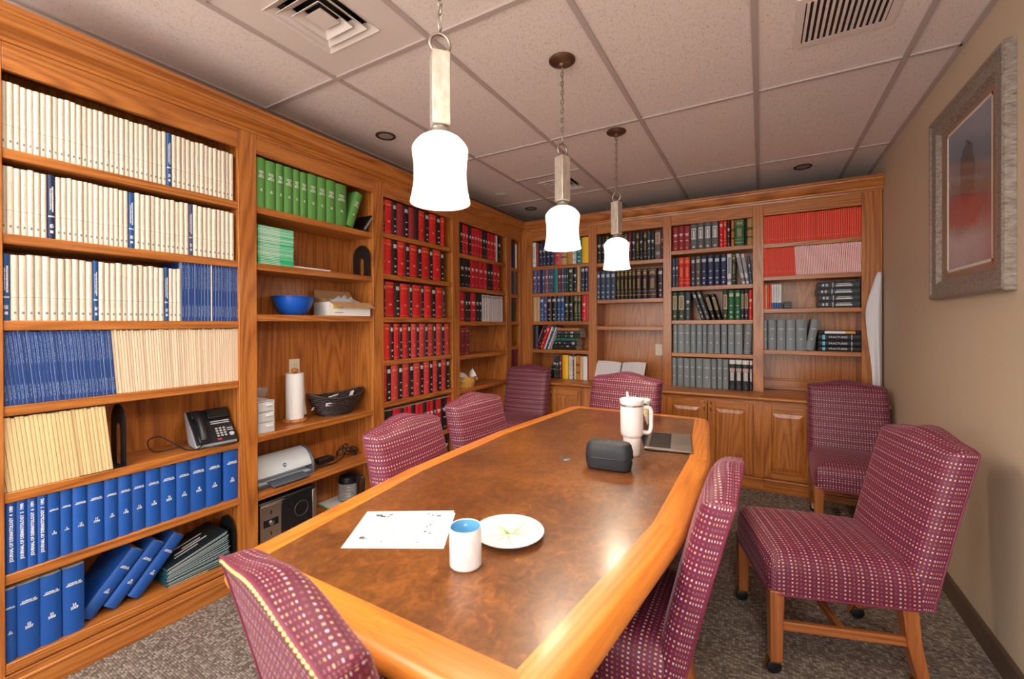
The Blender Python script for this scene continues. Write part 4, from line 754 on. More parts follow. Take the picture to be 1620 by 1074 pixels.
def chair_seat():
    nx, ny = 21, 21; zb, zt, r = .315, .458, .065
    us = [.7*math.sin(-PI/2+PI*i/(nx-1))+.3*(-1+2*i/(nx-1)) for i in range(nx)]
    top = []; bot = []; uf = []; us_ = []
    for j in range(ny):
        for i in range(nx):
            v = (us[j]+1)/2; cc = 1-.05*abs(us[j])**9; ck = 1-.05*abs(us[i])**9
            y = us[j]*.245*(ck if us[j] < 0 else 1); w = .50-.035*v; x = us[i]*w/2*(cc if us[j] < 0 else 1)
            d = min(w/2*(cc if us[j] < 0 else 1)-abs(x), y+.245*ck); rr = r-math.sqrt(max(0, r*r-(r-min(d, r))**2)) if d < r else 0
            top.append((x, y, zt-rr+.022*(1-us[i]**2)*(1-(2*v-1)**2)+.006*(1-v))); bot.append((x, y, zb))
            H = top[-1][2]-zb; side = w/2-abs(x) < v*.49; sg = 1 if x > 0 else -1
            uf.append((x+sg*rr, y) if side else (x, y-rr)); us_.append((x+sg*(rr+H), y) if side else (x, y-rr-H))
    n = nx*ny; vs = top+bot; fs = []
    for j in range(ny-1):
        for i in range(nx-1):
            a = j*nx+i; fs.append((a, a+1, a+nx+1, a+nx)); fs.append((n+a, n+a+nx, n+a+nx+1, n+a+1))
    edge = [i for i in range(nx)]+[j*nx+nx-1 for j in range(1, ny)]+[(ny-1)*nx+i for i in range(nx-2, -1, -1)]+[j*nx for j in range(ny-2, 0, -1)]
    for k in range(len(edge)):
        a, b = edge[k], edge[(k+1) % len(edge)]; fs.append((a, n+a, n+b, b))
    def uvfn(vi): return [uf[k] if k < n else us_[k-n] for k in vi]
    return MB().add(vs, fs), [bot[k] for k in edge], uvfn
def leg_mesh(x0, y0, x1, y1, z0, z1, a, b):
    m = MB(); vs = []
    for (x, y, z, h) in ((x1, y1, z1, b), ((x0*.45+x1*.55), (y0*.35+y1*.65), (z0+z1)/2, (a+b)/2), (x0, y0, z0, a)):
        vs += [(x-h, y-h, z), (x+h, y-h, z), (x+h, y+h, z), (x-h, y+h, z)]
    fs = [(0, 1, 2, 3), (11, 10, 9, 8)]
    for q in (0, 4): fs += [(q+i, q+4+i, q+4+(i+1) % 4, q+(i+1) % 4) for i in range(4)]
    return m.add(vs, fs)
def make_chair(label):
    t = thing('parsons_chair', (0, 0, 0), label, 'chair', 'burgundy upholstered conference chairs')
    m, path, _, uvf = chair_back(); bk = m.obj('backrest', FABRIC, t, smooth=78, uvfn=uvf)
    MB().tube(path, .0035, 6).obj('back_piping', PIPING, bk, smooth=60)
    m, path, uvf = chair_seat(); st = m.obj('seat', FABRIC, t, smooth=78, uvfn=uvf)
    MB().tube(path, .004, 6, closed=True).obj('seat_piping', PIPING, st, smooth=60)
    for sx in (-1, 1):
        for front in (True, False):
            x0 = sx*.222 if front else sx*.208
            lg = leg_mesh(x0, -.215 if front else .255, x0, -.215 if front else .21, .058, .325, .0205, .0245).obj('leg', CHAIR_WOOD, t, bevel=.003)
            y = -.215 if front else .255
            MB().lathe([(.0, -.013), (.019, -.013), (.026, -.010), (.027, 0), (.026, .010), (.019, .013), (0, .013)], 18).xf(Matrix.Rotation(PI/2, 4, 'Y') @ Matrix.Rotation(.5*sx, 4, 'X')).obj('castor_wheel', BLACKP, lg, (x0-.006, y-.004, .0275), (0, 0, .6*sx), smooth=40)
            MB().box(-.012, .012, -.020, .018, .048, .060).add([(-.010, -.038, .026), (.010, -.038, .026), (.012, -.020, .058), (-.012, -.020, .058), (-.010, -.041, .026), (.010, -.041, .026), (.012, -.023, .060), (-.012, -.023, .060)], [(0, 1, 2, 3), (7, 6, 5, 4), (0, 4, 5, 1)]).obj('castor_hood', BRASS, lg, (x0, y, 0), smooth=40)
    for sx in (-1, 1):
        vs = [(sx*.222, -.215, .19), (sx*.210, .238, .19)]
        m = MB()
        for (x, y, z) in vs: m.v += [(x-.010, y, z-.016), (x+.010, y, z-.016), (x+.010, y, z+.016), (x-.010, y, z+.016)]
        m.f = [(0, 1, 2, 3), (7, 6, 5, 4), (0, 4, 5, 1), (1, 5, 6, 2), (2, 6, 7, 3), (3, 7, 4, 0)]; m.m = [0]*6
        m.obj('side_stretcher', CHAIR_WOOD_Y, t, bevel=.002)
    MB().box(-.206, .206, .0, .02, .176, .206).obj('cross_stretcher', CHAIR_WOOD_X, t, bevel=.002)
    return t
CH = [((.19, 2.185), -74, 'burgundy dotted chair turned out from the table before the bare right wall'),
      ((.527, 3.462), .4, 'burgundy dotted chair in the far right corner below the white cloth'),
      ((-.902, 2.72), -7.5, 'burgundy dotted chair pulled up to the far end of the table'),
      ((-2.008, 3.468), 2.8, 'dark burgundy chair standing in the far left corner of the bookcases'),
      ((-1.014, 1.477), 93.7, 'nearer of two burgundy chairs along the left side of the table'),
      ((-1.097, 2.092), 86, 'farther of two burgundy chairs along the left side of the table'),
      ((-.47, 1.42), -90, 'burgundy chair seen side-on at the near right side of the table'),
      ((-.615, .806), 168, 'burgundy chair with gold nailhead trim at the near end of the table')]
chair0 = None
for (x, y), a, lb in CH:
    if chair0 is None:
        chair0 = make_chair(lb); c = chair0; c.location = (x, y, 0); c.rotation_euler = (0, 0, math.radians(a))
    else: c = dup(chair0, (x, y, 0), math.radians(a), lb)
    if 'far end' in lb: c.scale = (1.13, 1.05, 1.06)
# brass nailheads along the rear edge of the near chair
nearc = c; _, _, path, _ = chair_back()
pl = [Vector(p) for p in path]; L = [0]
for a, b in zip(pl, pl[1:]): L.append(L[-1]+(b-a).length)
nail = MB().lathe([(.0068, 0), (.006, .003), (.0034, .005), (0, .0056)], 10).xf(Matrix.Rotation(-PI/2, 4, 'X')).mesh('nailhead', [BRASS], 60)
nn = int(L[-1]/.0122); k = 0
for q in range(nn):
    s = q*.0122
    while k < len(L)-2 and L[k+1] < s: k += 1
    p = pl[k].lerp(pl[k+1], (s-L[k])/max(1e-6, L[k+1]-L[k]))
    cx, cz = p.x, p.z; inn = Vector((-cx, 0, .62-cz)).normalized()*.009
    o = bpy.data.objects.new('nailhead', nail); COL.objects.link(o); o.parent = nearc; o.location = (cx+inn.x, p.y+.0, cz+inn.z*.8); o.rotation_euler = (-.23, 0, 0)

# ------------------------------------------------------------------ pendant lamps
SHADE = NT('lit_opal_glass_shade'); SHADE.P(Base_Color=(.9, .88, .82, 1), Roughness=.3, Emission_Color=(1, .90, .74, 1), Emission_Strength=SHADE_EMIT)
def m_plated():
    t = NT('brushed_pewter_block'); v = t.coord(); n = t.noise(t.scale(v, (40, 40, 22)), 1, 4, .6)
    t.P(Base_Color=t.ramp(n, [(.3, (.46, .38, .29)), (.55, (.60, .54, .46)), (.75, (.70, .67, .61))]), Roughness=.4, Metallic=.55); return t.m
BLOCKM = m_plated()
link = MB().torus((0, 0, 0), .0092, .0027, 'y', 14, 6, .72, 1.5).mesh('chain_link', [NICKEL], 60)
longlink = MB().torus((0, 0, 0), .012, .0027, 'y', 14, 6, .66, 2.2).mesh('chain_link', [NICKEL], 60)
def pendant(x, y, rz, label):
    t = thing('pendant_lamp', (x, y, CZ), label, 'pendant lamp', 'pendant lamps above the table', rz)
    MB().lathe([(.0, -.034), (.012, -.034), (.016, -.030), (.020, -.024), (.045, -.017), (.058, -.010), (.062, -.006), (.062, -.0005)], 32).obj('canopy', BRONZE, t, smooth=35)
    z = -.046; k = 0
    while z > -.345:
        o = bpy.data.objects.new('chain_link', link); COL.objects.link(o); o.parent = t; o.location = (0, 0, z); o.rotation_euler = (0, 0, (k % 2)*PI/2+.4); z -= .0215; k += 1
    o = bpy.data.objects.new('chain_link', longlink); COL.objects.link(o); o.parent = t; o.location = (0, 0, z-.014); o.rotation_euler = (0, 0, .7)
    MB().torus((0, 0, -.4245), .0290, .0050, 'y', 30, 8).obj('ring', NICKEL, t, smooth=60)
    MB().box(-.0265, .0265, -.0265, .0265, -.665, -.455).obj('metal_block', BLOCKM, t, bevel=.003)
    MB().lathe([(.012, -.665), (.014, -.668), (.026, -.672), (.027, -.680), (.031, -.686), (.033, -.694)], 24).obj('socket_cap', STEEL, t, smooth=40)
    prof = [(.030, -.690), (.044, -.694), (.060, -.704), (.073, -.718), (.0795, -.729), (.0805, -.735), (.0795, -.748), (.0770, -.770), (.0755, -.795), (.0760, -.820), (.0785, -.845), (.0825, -.868), (.0865, -.885), (.0862, -.888), (.084, -.887), (.0765, -.845), (.0735, -.795), (.0775, -.745), (.0775, -.735), (.072, -.721), (.043, -.698), (.030, -.694)]
    MB().lathe(prof, 40).obj('glass_shade', SHADE.m, t, smooth=40)
    bulb = bpy.data.lights.new('bulb', 'POINT'); bulb.energy = BULB_W; bulb.color = (1, .86, .68); bulb.shadow_soft_size = .045
    bo = bpy.data.objects.new('bulb', bulb); COL.objects.link(bo); bo.parent = t; bo.location = (0, 0, -.845)
    return t
pendant(-.81, .99, math.radians(49), 'nearest and largest glowing pendant lamp over the table')
pendant(-.81, 1.886, math.radians(68), 'middle glowing pendant lamp hanging over the table')
pendant(-.81, 2.764, math.radians(-15), 'farthest glowing pendant lamp over the far end of table')
# ------------------------------------------------------------------ leaning and stacked books
def LW(key): return 'books on the '+where(key)
for k, s in enumerate((.637, .713, .790)):
    o = leaner('L', s, .1455, .052, .262, 'bluebound', 'plain', .70, ['leftmost', 'middle', 'rightmost'][k]+' of three leaning blue bound volumes on the bottom shelf', 'leaning blue volumes', .19, .045, 'bound_volume')
    letter(o, 'jd', 0, -.0013, .19, fit=.036); letter(o, 'n%d' % (25+k), 0, -.0013, .10, fit=.017)
o = leaner('L', 1.895, 1.95, .056, .245, 'green', 'g', .33, 'green bound volume leaning at the right end of the green row', 'books on the '+where('b1'), .19, .012, 'bound_volume')
B4 = 'leaning books on the fourth shelf of the textbook bookcase'
for s, th, h, c, st, lb in ((-2.122, .026, .26, 'maroon', 'silverd', 'leaning maroon book with pale foot beside the stack of textbooks'), (-2.088, .022, .245, 'black', 'silver', 'leaning black book between the maroon and the red one'), (-2.058, .040, .262, 'red', 'silver', 'leaning bright red book beside the stack of textbooks'),
                      (-2.018, .018, .255, 'palegrey', 'plain', 'leaning pale grey booklet right of the bright red book'), (-1.997, .018, .262, 'blue', 'silver', 'leaning blue and white book beside the stack of textbooks'), (-1.974, .016, .25, 'white', 'silverd', 'leaning white booklet resting against the stack of textbooks')):
    leaner('B', s, 1.054, th*.9, h, c, st, .385, lb, B4)
leaner('B', -1.975, .75, .022, .26, 'darkslate', 'lab', .42, 'dark book leaning at the left of the row on the worktop', LW('p5'))
leaner('B', -1.948, .75, .020, .25, 'black', 'lab', .40, 'black book leaning second on the worktop below the textbooks', LW('p5'))
leaner('B', -.128, 1.66, .026, .268, 'palegrey', 'bandn', -.185, 'left of two leaning silvery white books on the second shelf', LW('r2'))
leaner('B', -.098, 1.66, .024, .262, 'palegrey', 'bandn', -.15, 'right of two leaning silvery white books on the second shelf', LW('r2'))
leaner('B', -.073, 1.66, .022, .24, 'steel', 'lab', -.09, 'steel blue book tilted at the right end of the second shelf', LW('r2'))
leaner('B', -.448, 1.357, .030, .262, 'slate', 'silver', -.33, 'left of two slanting grey books on the third shelf', LW('r3'))
leaner('B', -.408, 1.357, .030, .262, 'grey', 'silver', -.32, 'right of two slanting grey books on the third shelf', LW('r3'))
leaner('B', -.362, 1.357, .034, .232, 'black', 'labgold', -.27, 'left of two slanting black and gold books on the third shelf', LW('r3'))
leaner('B', -.316, 1.357, .034, .232, 'black', 'labgold', -.25, 'right of two slanting black and gold books on the third shelf', LW('r3'))
leaner('B', -.105, 1.06, .052, .258, 'bookgrey', 'gt', .055, 'grey bound volume tilted at the right end of the fourth shelf', LW('r4'), name='bound_volume')
leaner('B', .336, 1.104, .054, .25, 'bookgrey', 'gt', .165, 'grey bound volume leaning right on the fourth shelf of the rightmost bookcase', LW('s4'), name='bound_volume')

def lying(name, x0, x1, z0, z1, dep, colh, style, label, group, y0=YF+.012, tilt=0):
    """book lying flat, spine to the room: built standing, then turned on its side"""
    L, T = x1-x0, z1-z0
    o = bpy.data.objects.new(name, book_mesh(T-.0008, L, dep, style, .22)); COL.objects.link(o); o.color = lin(CN[colh][0]) if colh in CN else lin(colh)
    o.rotation_euler = (0, PI/2, 0); o.location = (x0, y0, (z0+z1)/2)
    return tag(o, label, 'book', group)
z = 1.0545
for T, c, st, x0, x1, lb in ((.024, 'olivek', 'plain', -1.925, -1.65, 'bottom olive book in the flat stack of textbooks'), (.026, 'olivek', 'lab', -1.92, -1.655, 'second lowest olive book in the flat stack of textbooks'), (.040, 'navyk', 'silver', -1.905, -1.645, 'navy book with white title in the flat stack of textbooks'),
                       (.036, 'greenbook', 'bandn', -1.885, -1.65, 'green and white book in the middle of the flat stack'), (.036, 'darkgreen', 'lab', -1.872, -1.61, 'dark green book third from top of the flat stack'), (.036, 'slate', 'lab', -1.866, -1.61, 'slate grey book second from top of the flat stack'), (.030, 'orange', 'silverd', -1.862, -1.62, 'orange topped book on top of the flat stack')):
    lying('hardcover_book', x0, x1, z, z+T, .17, c, st, lb, 'flat stack of textbooks'); z += T
z = 1.4475
for k in range(4):
    o = lying('hardcover_book', .395+random.uniform(-.008, .008), .655, z, z+.0505, .2, 'slate', 'vert', ['bottom', 'second lowest', 'third lowest', 'top'][k]+' dark grey volume in the flat stack beside the white cloth', 'flat stack of grey volumes'); z += .0507
z = 1.1045
CYAN = plain('cyan_foil', (.1, .5, .75, 1), .4)
for k, (T, c) in enumerate(((.038, 'darkslate'), (.046, 'darkslate'), (.052, 'darkslate'))):
    o = lying('hardcover_book', .395, .66, z, z+T, .2, c, 'plain', ['bottom', 'middle', 'upper'][k]+' dark fractures textbook in the flat stack on the fourth shelf', 'flat stack of fractures textbooks'); z += T+.0002
    letter(o, 'frac', 0, -.0018, .125, rot=(0, -PI/2, 0))
    MB().box(-T*.35, T*.35, -.0016, -.0012, .025, .043).obj('cover_stripe', CYAN, o)
    MB().box(-T*.4, T*.4, -.0016, -.0012, .208, .212).obj('cover_line', INK, o)
o = lying('hardcover_book', .395, .655, z, z+.024, .2, 'darkslate', 'plain', 'thin white and orange book on top of the fractures textbooks', 'flat stack of fractures textbooks')
MB().box(-.009, .009, -.0016, -.0012, .04, .17).obj('white_band', INK, o); MB().box(-.009, .009, -.0016, -.0012, .17, .232).obj('orange_band', plain('orange_print', (.8, .36, .05, 1), .5), o)

# ------------------------------------------------------------------ things on the left shelves
def LX(x): return x
def bookend(s, z, x0, x1, h, base, label):
    t = thing('bookend', (0, 0, 0), label, 'bookend', 'black steel bookends'); t.location = ((x0+x1)/2, s, z)
    w = (x1-x0)/2; arc = [(-w, 0), (-w, h-w)]+[(-w*math.cos(a), h-w+w*math.sin(a)) for a in [PI*i/14 for i in range(1, 14)]]+[(w, h-w), (w, 0)]
    v = w*.26; hin = h-w*1.05
    inn = [(v, 0), (v, hin-v)]+[(v*math.cos(a), hin-v+v*math.sin(a)) for a in [PI*i/8 for i in range(1, 8)]]+[(-v, hin-v), (-v, 0)]
    n = len(arc); m = MB(); ni = len(inn); inr = inn[::-1]
    # ring of quads between the outer arch and the slot
    def samp(pl, k):
        L = [0]
        for a, b in zip(pl, pl[1:]): L.append(L[-1]+math.dist(a, b))
        o = []
        for q in range(k):
            s_ = L[-1]*q/(k-1); i = 0
            while i < len(L)-2 and L[i+1] < s_: i += 1
            f = (s_-L[i])/max(1e-9, L[i+1]-L[i]); o.append((pl[i][0]+(pl[i+1][0]-pl[i][0])*f, pl[i][1]+(pl[i+1][1]-pl[i][1])*f))
        return o
    K = 31; A, B = samp(arc, K), samp(inr, K)
    vs = [(a, 0, b) for a, b in A]+[(a, 0, b) for a, b in B]+[(a, .0015, b) for a, b in A]+[(a, .0015, b) for a, b in B]
    fs = []
    for i in range(K-1): fs += [(i, i+1, K+i+1, K+i), (2*K+i, 3*K+i, 3*K+i+1, 2*K+i+1), (i, 2*K+i, 2*K+i+1, i+1), (K+i, K+i+1, 3*K+i+1, 3*K+i)]
    m.add(vs, fs).obj('upright', BLACKM, t)
    MB().box(-w*.95, w*.95, min(0, base), max(0, base), .0002, .0018).obj('base_plate', BLACKM, t)
    return t
bookend(.752, .742, -2.44, -2.285, .255, -.14, 'black arched bookend holding the buff journals beside the telephone')
bookend(2.052, 1.653, -2.455, -2.29, .215, -.10, 'black arched bookend standing alone right of the green magazines')
bookend(1.186, .145, -2.45, -2.30, .205, -.12, 'black arched bookend at the right end of the bottom shelf')

# teal magazines slumped in a pile
TEALM = [plain('teal_magazine_cover', (.012, .075, .095, 1), .3), plain('dark_magazine_cover', (.012, .022, .03, 1), .3), plain('blue_teal_magazine_cover', (.02, .10, .15, 1), .3)]
MAGW = plain('magazine_page_edges', (.55, .6, .6, 1), .8)
for k in range(16):
    T = .0052; tilt = .018*k; sx = .005*math.sin(k*2.1)
    m = MB().box(-.10, .10, 0, .265, 0, T*.9, 0)
    o = m.obj('magazine', TEALM[k % 3 if k < 15 else 1], None, (-2.415+random.uniform(-.006, .004), .905+sx, .1465+k*T), (tilt, 0, 0), bevel=0)
    MB().box(-.101, .1008, .002, .26, T*.25, T*.6).obj('pages', MAGW, o)
    lb = 'black covered magazine on top of the slumped teal pile' if k == 15 else '%s dark teal magazine from the bottom of the slumped pile' % ordinal(k+1)
    tag(o, lb, 'magazine', 'slumped pile of teal magazines')
    if k == 15:
        for (a, b, c, d) in ((.02, .03, .06, .2), (.045, .052, .05, .15), (.0, .01, .1, .18), (-.03, -.022, .06, .2)): MB().box(a, b, c, d, T*.9, T*.9+.0004).obj('cover_print', INK, o)
# flat stack of green magazines
GR = [plain('green_magazine_%s' % n, c, .5) for n, c in (('mint', (.18, .62, .36, 1)), ('pale', (.38, .72, .52, 1)), ('bright', (.03, .52, .22, 1)), ('mid', (.10, .60, .32, 1)))]
z = 1.6535
for k in range(24):
    T = .0085; ci = [3, 2, 2, 2, 0, 3, 0, 1, 0, 3, 1, 0][k % 12] if k < 14 else [0, 1, 0, 3, 1][k % 5]
    dx, ds = random.uniform(-.003, .003), random.uniform(-.002, .002)
    o = MB().box(-.105, .105, -.1, .1, 0, T-.0006).obj('magazine', GR[ci], None, (-2.4+dx, 1.405+ds, z)); z += T
    MB().box(.1051, .1055, -.09, .02, T*.3, T*.55).obj('spine_print', WHITEPAPER, o)
    tag(o, '%s green magazine from the bottom of the flat green stack' % ordinal(k+1), 'magazine', 'flat stack of green magazines')
tag(MB().box(-.09, .09, -.125, .125, 0, .011).obj('paper_ream', WHITEPAPER, None, (-2.40, 1.635, 1.6535), bevel=.001), 'thin stack of white paper right of the green magazines', 'paper')
# small black device leaning beside the green books
t = thing('handheld_device', (-2.36, 1.985, 1.9505), 'small black folded device leaning beside the green volumes', 'device'); t.rotation_euler = (0, 0, 0)
R = Matrix.Rotation(-.62, 4, 'X')
MB().box(-.075, .075, -.0, .020, 0, .15).xf(R).obj('case', BLACKP, t, bevel=.004)
MB().box(.0752, .0756, .003, .017, .02, .13).xf(R).obj('button_strip', plain('grey_buttons', (.25, .25, .26, 1), .4), t)

# blue mixing bowl
t = thing('mixing_bowl', (-2.405, 1.575, 1.3835), 'wide bright blue plastic mixing bowl on the third shelf', 'bowl')
MB().lathe([(.0, .002), (.055, .002), (.058, 0), (.062, .002), (.085, .03), (.102, .065), (.110, .095), (.112, .105), (.118, .107), (.119, .111), (.110, .112), (.107, .10), (.098, .066), (.08, .034), (.055, .006), (0, .006)], 40).obj('bowl', plain('blue_bowl_plastic', (.005, .10, .55, 1), .35), t, smooth=40)
MB().torus((0, 0, .107), .1175, .0028, 'z', 40, 6).obj('rim', plain('blue_rim_plastic', (.004, .05, .38, 1), .35), t, smooth=60)
# white carton with brown flaps
t = thing('carton', (-2.375, 1.90, 1.3835), 'open white carton with brown cardboard flaps holding a plastic bag', 'box')
KRAFT = plain('brown_cardboard', (.42, .23, .11, 1), .85); CARTW = plain('white_cardboard', (.80, .79, .77, 1), .6)
t.rotation_euler = (0, 0, -.10)
m = MB()
for e in [(-.085, .085, -.15, -.147), (-.085, .085, .147, .15), (-.085, -.082, -.147, .147), (.082, .085, -.147, .147)]: m.box(*e, 0, .085)
m.box(-.082, .082, -.147, .147, 0, .003).obj('carton_body', CARTW, t)
def flap(name, pts, n=(0, 0, .0025)):
    MB().add([Vector(p) for p in pts]+[Vector(p)+Vector(n) for p in pts], [(0, 1, 2, 3), (7, 6, 5, 4), (0, 4, 5, 1), (1, 5, 6, 2), (2, 6, 7, 3), (3, 7, 4, 0)]).obj(name, KRAFT, t)
flap('front_flap', [(.086, -.147, .085), (.086, .147, .085), (.115, .165, .050), (.115, -.11, .052)])
flap('rear_flap', [(-.085, -.147, .085), (-.085, .147, .085), (-.105, .12, .165), (-.105, -.135, .165)])
flap('left_flap', [(-.08, -.15, .085), (.08, -.15, .085), (.07, -.172, .105), (-.07, -.172, .115)])
BAGM = NT('crumpled_clear_bag').P(Base_Color=(.8, .82, .85, 1), Roughness=.15, Transmission_Weight=.5, IOR=1.2).m
m = MB(); vs = []; NX, NY = 13, 17
for j in range(NY):
    for i in range(NX):
        u, v = i/(NX-1)*2-1, j/(NY-1)*2-1; r = max(0, 1-u*u*.9)*max(0, 1-v*v*.9)
        vs.append((u*.075, v*.125, .055+.065*r**.6+.018*r*math.sin(9*u+5*v)*math.cos(11*v-3*u)+random.uniform(-.005, .005)*r))
m.add(vs, [(j*NX+i, j*NX+i+1, (j+1)*NX+i+1, (j+1)*NX+i) for j in range(NY-1) for i in range(NX-1)]).obj('plastic_bag', BAGM, t, smooth=40)
MB().box(.0852, .0856, -.12, -.075, .045, .068).obj('yellow_label', plain('yellow_label', (.75, .6, .02, 1), .6), t); MB().box(.0852, .0856, -.07, -.05, .05, .066).box(.0852, .0856, -.11, -.05, .018, .021).obj('print', INKD, t)

# clear three-drawer organiser
OTH = NT('clear_organiser_plastic').P(Base_Color=(.86, .87, .90, 1), Roughness=.2, Transmission_Weight=.35, IOR=1.2).m
t = thing('drawer_organizer', (-2.395, 1.348, .7475), 'small clear plastic organizer with three drawers beside the paper towels', 'organizer')
m = MB()
for e in [(-.095, .09, -.048, -.044, 0, .172), (-.095, .09, .044, .048, 0, .172), (-.095, .09, -.044, .044, .169, .172), (-.095, .09, -.044, .044, 0, .003), (-.095, -.092, -.044, .044, .003, .169), (-.092, .088, -.044, .044, .056, .0585), (-.092, .088, -.044, .044, .112, .1145)]: m.box(*e)
m.obj('case', WHITEP, t, bevel=.001)
for k in range(3):
    z0 = .005+k*.056
    d = MB().box(.084, .092, -.042, .042, z0, z0+.049).box(-.08, .084, -.042, -.039, z0, z0+.04).box(-.08, .084, .039, .042, z0, z0+.04).box(-.08, .084, -.039, .039, z0, z0+.003).obj('drawer', OTH, t, bevel=.001)
    MB().box(.092, .102, .0, .034, z0+.028, z0+.038).obj('handle', WHITEP, d, bevel=.002)
# glass vase
t = thing('glass_vase', (-2.488, 1.425, .7475), 'flared clear glass vase behind the drawer organizer', 'vase')
MB().lathe([(0, .0), (.024, .0), (.026, .004), (.024, .05), (.022, .11), (.026, .16), (.038, .205), (.044, .218), (.041, .218), (.0235, .16), (.0195, .11), (.0215, .05), (.022, .012), (0, .010)], 28).obj('vase', GLASS, t, smooth=40)
# paper towel holder
t = thing('paper_towel_holder', (-2.437, 1.602, .7475), 'wooden paper towel holder with a white roll under the outlet', 'paper towel holder')
TW = oak('turned_pale_wood', 'z', (.62, .26, .07), (.52, .19, .045), (.3, .09, .02))
MB().lathe([(0, .018), (.055, .018), (.068, .013), (.071, .007), (.068, 0), (0, 0)], 32).obj('base', TW, t, smooth=40)
MB().lathe([(.007, .018), (.007, .29), (.012, .291), (.019, .298), (.021, .306), (.017, .314), (.008, .319), (0, .320)], 20).obj('post', TW, t, smooth=50)
def m_towel():
    t = NT('quilted_paper_towel'); v = t.coord(); n = t.n('ShaderNodeTexVoronoi', Vector=v, Scale=120).outputs[0]; t.P(Base_Color=(.84, .84, .85, 1), Roughness=.9); t.bump(n, .25, .002); return t.m
TOWEL = m_towel()
rl = MB().lathe([(.02, .0185), (.05, .0185), (.05, .288), (.02, .288), (.02, .0185)], 36).obj('roll', TOWEL, t, smooth=40)
vs = []
for j in range(10):
    zz = .282-j*.028
    for i in range(5): vs.append((.012-.006*i+.004*math.sin(j*.8), .0505+.002*i+.010*math.sin(j/9*PI)*(i/4)+.013*(j/9)**2*(i/4)*2, zz))
MB().add(vs, [(j*5+i, j*5+i+1, (j+1)*5+i+1, (j+1)*5+i) for j in range(9) for i in range(4)]).obj('loose_sheet', TOWEL, rl, smooth=60)
# black wicker basket
def m_wicker(name, a, b, sc):
    t = NT(name); v = t.coord(); w1 = t.n('ShaderNodeTexNoise', Vector=t.scale(v, (sc, sc, sc*1.5)), Scale=1, Detail=3).outputs[0]
    t.P(Base_Color=t.ramp(w1, [(.35, a), (.62, b)]), Roughness=.5); t.bump(w1, .6, .004); return t.m
BWICK = m_wicker('black_wicker', (.004, .003, .003), (.045, .026, .026), 110); YWICK = m_wicker('yellow_wicker', (.45, .19, .02), (.82, .50, .10), 60)
def oval(a, b, z, k=36, lift=0): return [(b*math.cos(2*PI*i/k), a*math.sin(2*PI*i/k), z+lift*abs(math.sin(2*PI*i/k))**3) for i in range(k)]
def wicker_basket(name, loc, rz, A, Bm, rows, mat, label, cat, lift, stakes, parent_group=None):
    t = thing(name, loc, label, cat, parent_group, rz)
    K = 44; m = MB(); R = rows; vs = []
    (a0, b0), (a1, b1), H = A, Bm, lift[0]
    for r_ in range(R+1):
        f = r_/R; aa, b_ = a0+(a1-a0)*f**.8, b0+(b1-b0)*f**.8
        vs += oval(aa, b_, .003+H*f, K, lift[1]*f)
    m.add(vs, [(r_*K+i, r_*K+(i+1) % K, (r_+1)*K+(i+1) % K, (r_+1)*K+i) for r_ in range(R) for i in range(K)]+[tuple(range(K))[::-1]])
    body = m.obj('lining', mat, t, smooth=60)
    for r_ in range(R+1):
        f = r_/R; aa, b_ = a0+(a1-a0)*f**.8, b0+(b1-b0)*f**.8; rad = H/R*.55
        pts = []
        for i, p in enumerate(oval(aa, b_, .004+H*f, 4*stakes, lift[1]*f)):
            k_ = 1+.014*(1 if (i//2+r_) % 2 else -1); pts.append((p[0]*k_, p[1]*k_, p[2]))
        MB().tube(pts, rad if r_ < R else rad*1.25, 6, closed=True).obj('woven_strand' if r_ < R else 'rim', mat, t, smooth=60)
    return t
bk = wicker_basket('wicker_basket', (-2.40, 1.868, .7475), -.12, (.105, .062), (.185, .108), 9, BWICK, 'oval black wicker basket holding papers on the fourth shelf', 'basket', (.112, .03), 14)
def slab(name, loc, rot, sx, sy, sz, m, label, cat, group=None): return tag(MB().box(-sx/2, sx/2, -sy/2, sy/2, 0, sz).obj(name, m, None, loc, rot), label, cat, group)
slab('folded_paper', (-2.42, 1.80, .83), (.12, -.75, .1), .10, .16, .006, WHITEPAPER, 'white folded papers at the left inside the black basket', 'paper')
slab('white_packet', (-2.39, 1.975, .845), (.75, -.5, .15), .028, .09, .008, WHITEPAPER, 'narrow white packet at the right inside the black basket', 'packet')
lab = MB().box(-.001, .001, -.028, .028, -.012, .012).obj('paper_tag', WHITEPAPER, bk, (.083, -.09, .083), (0, .5, -.25))
MB().box(-.0014, .0014, .010, .028, -.011, .011).obj('red_corner', plain('pink_print', (.5, .15, .15, 1), .7), lab)

# printer
SILV = plain('printer_silver_plastic', (.62, .68, .75, 1), .35); PDK = plain('printer_grey_plastic', (.085, .10, .13, 1), .4)
t = thing('inkjet_printer', (-2.42, 1.482, .4405), 'silver and grey inkjet printer with its paper tray folded out', 'printer')
prof = [(-.10, 0), (-.10, .10), (-.075, .135), (-.03, .148), (.02, .138), (.055, .11), (.075, .075), (.082, .052), (.02, .052), (.02, .02), (.085, .018), (.085, 0)]
MB().prism(prof, -.16, .165, axis='y').xf(Matrix.Identity(4)).obj('body', SILV, t, bevel=.004)
endp = [(-.105, 0), (-.105, .105), (-.08, .14), (-.03, .154), (.024, .143), (.06, .114), (.082, .077), (.090, .05), (.09, 0)]
MB().prism(endp, .165, .18, axis='y').obj('end_cap', PDK, t, bevel=.006); MB().prism(endp, -.175, -.16, axis='y').obj('end_cap', PDK, t, bevel=.006)
MB().box(.0, .088, -.16, .165, 0, .018).obj('base', PDK, t, bevel=.003); MB().box(-.02, .019, -.12, .12, .02, .05).obj('slot', BLACKP, t)
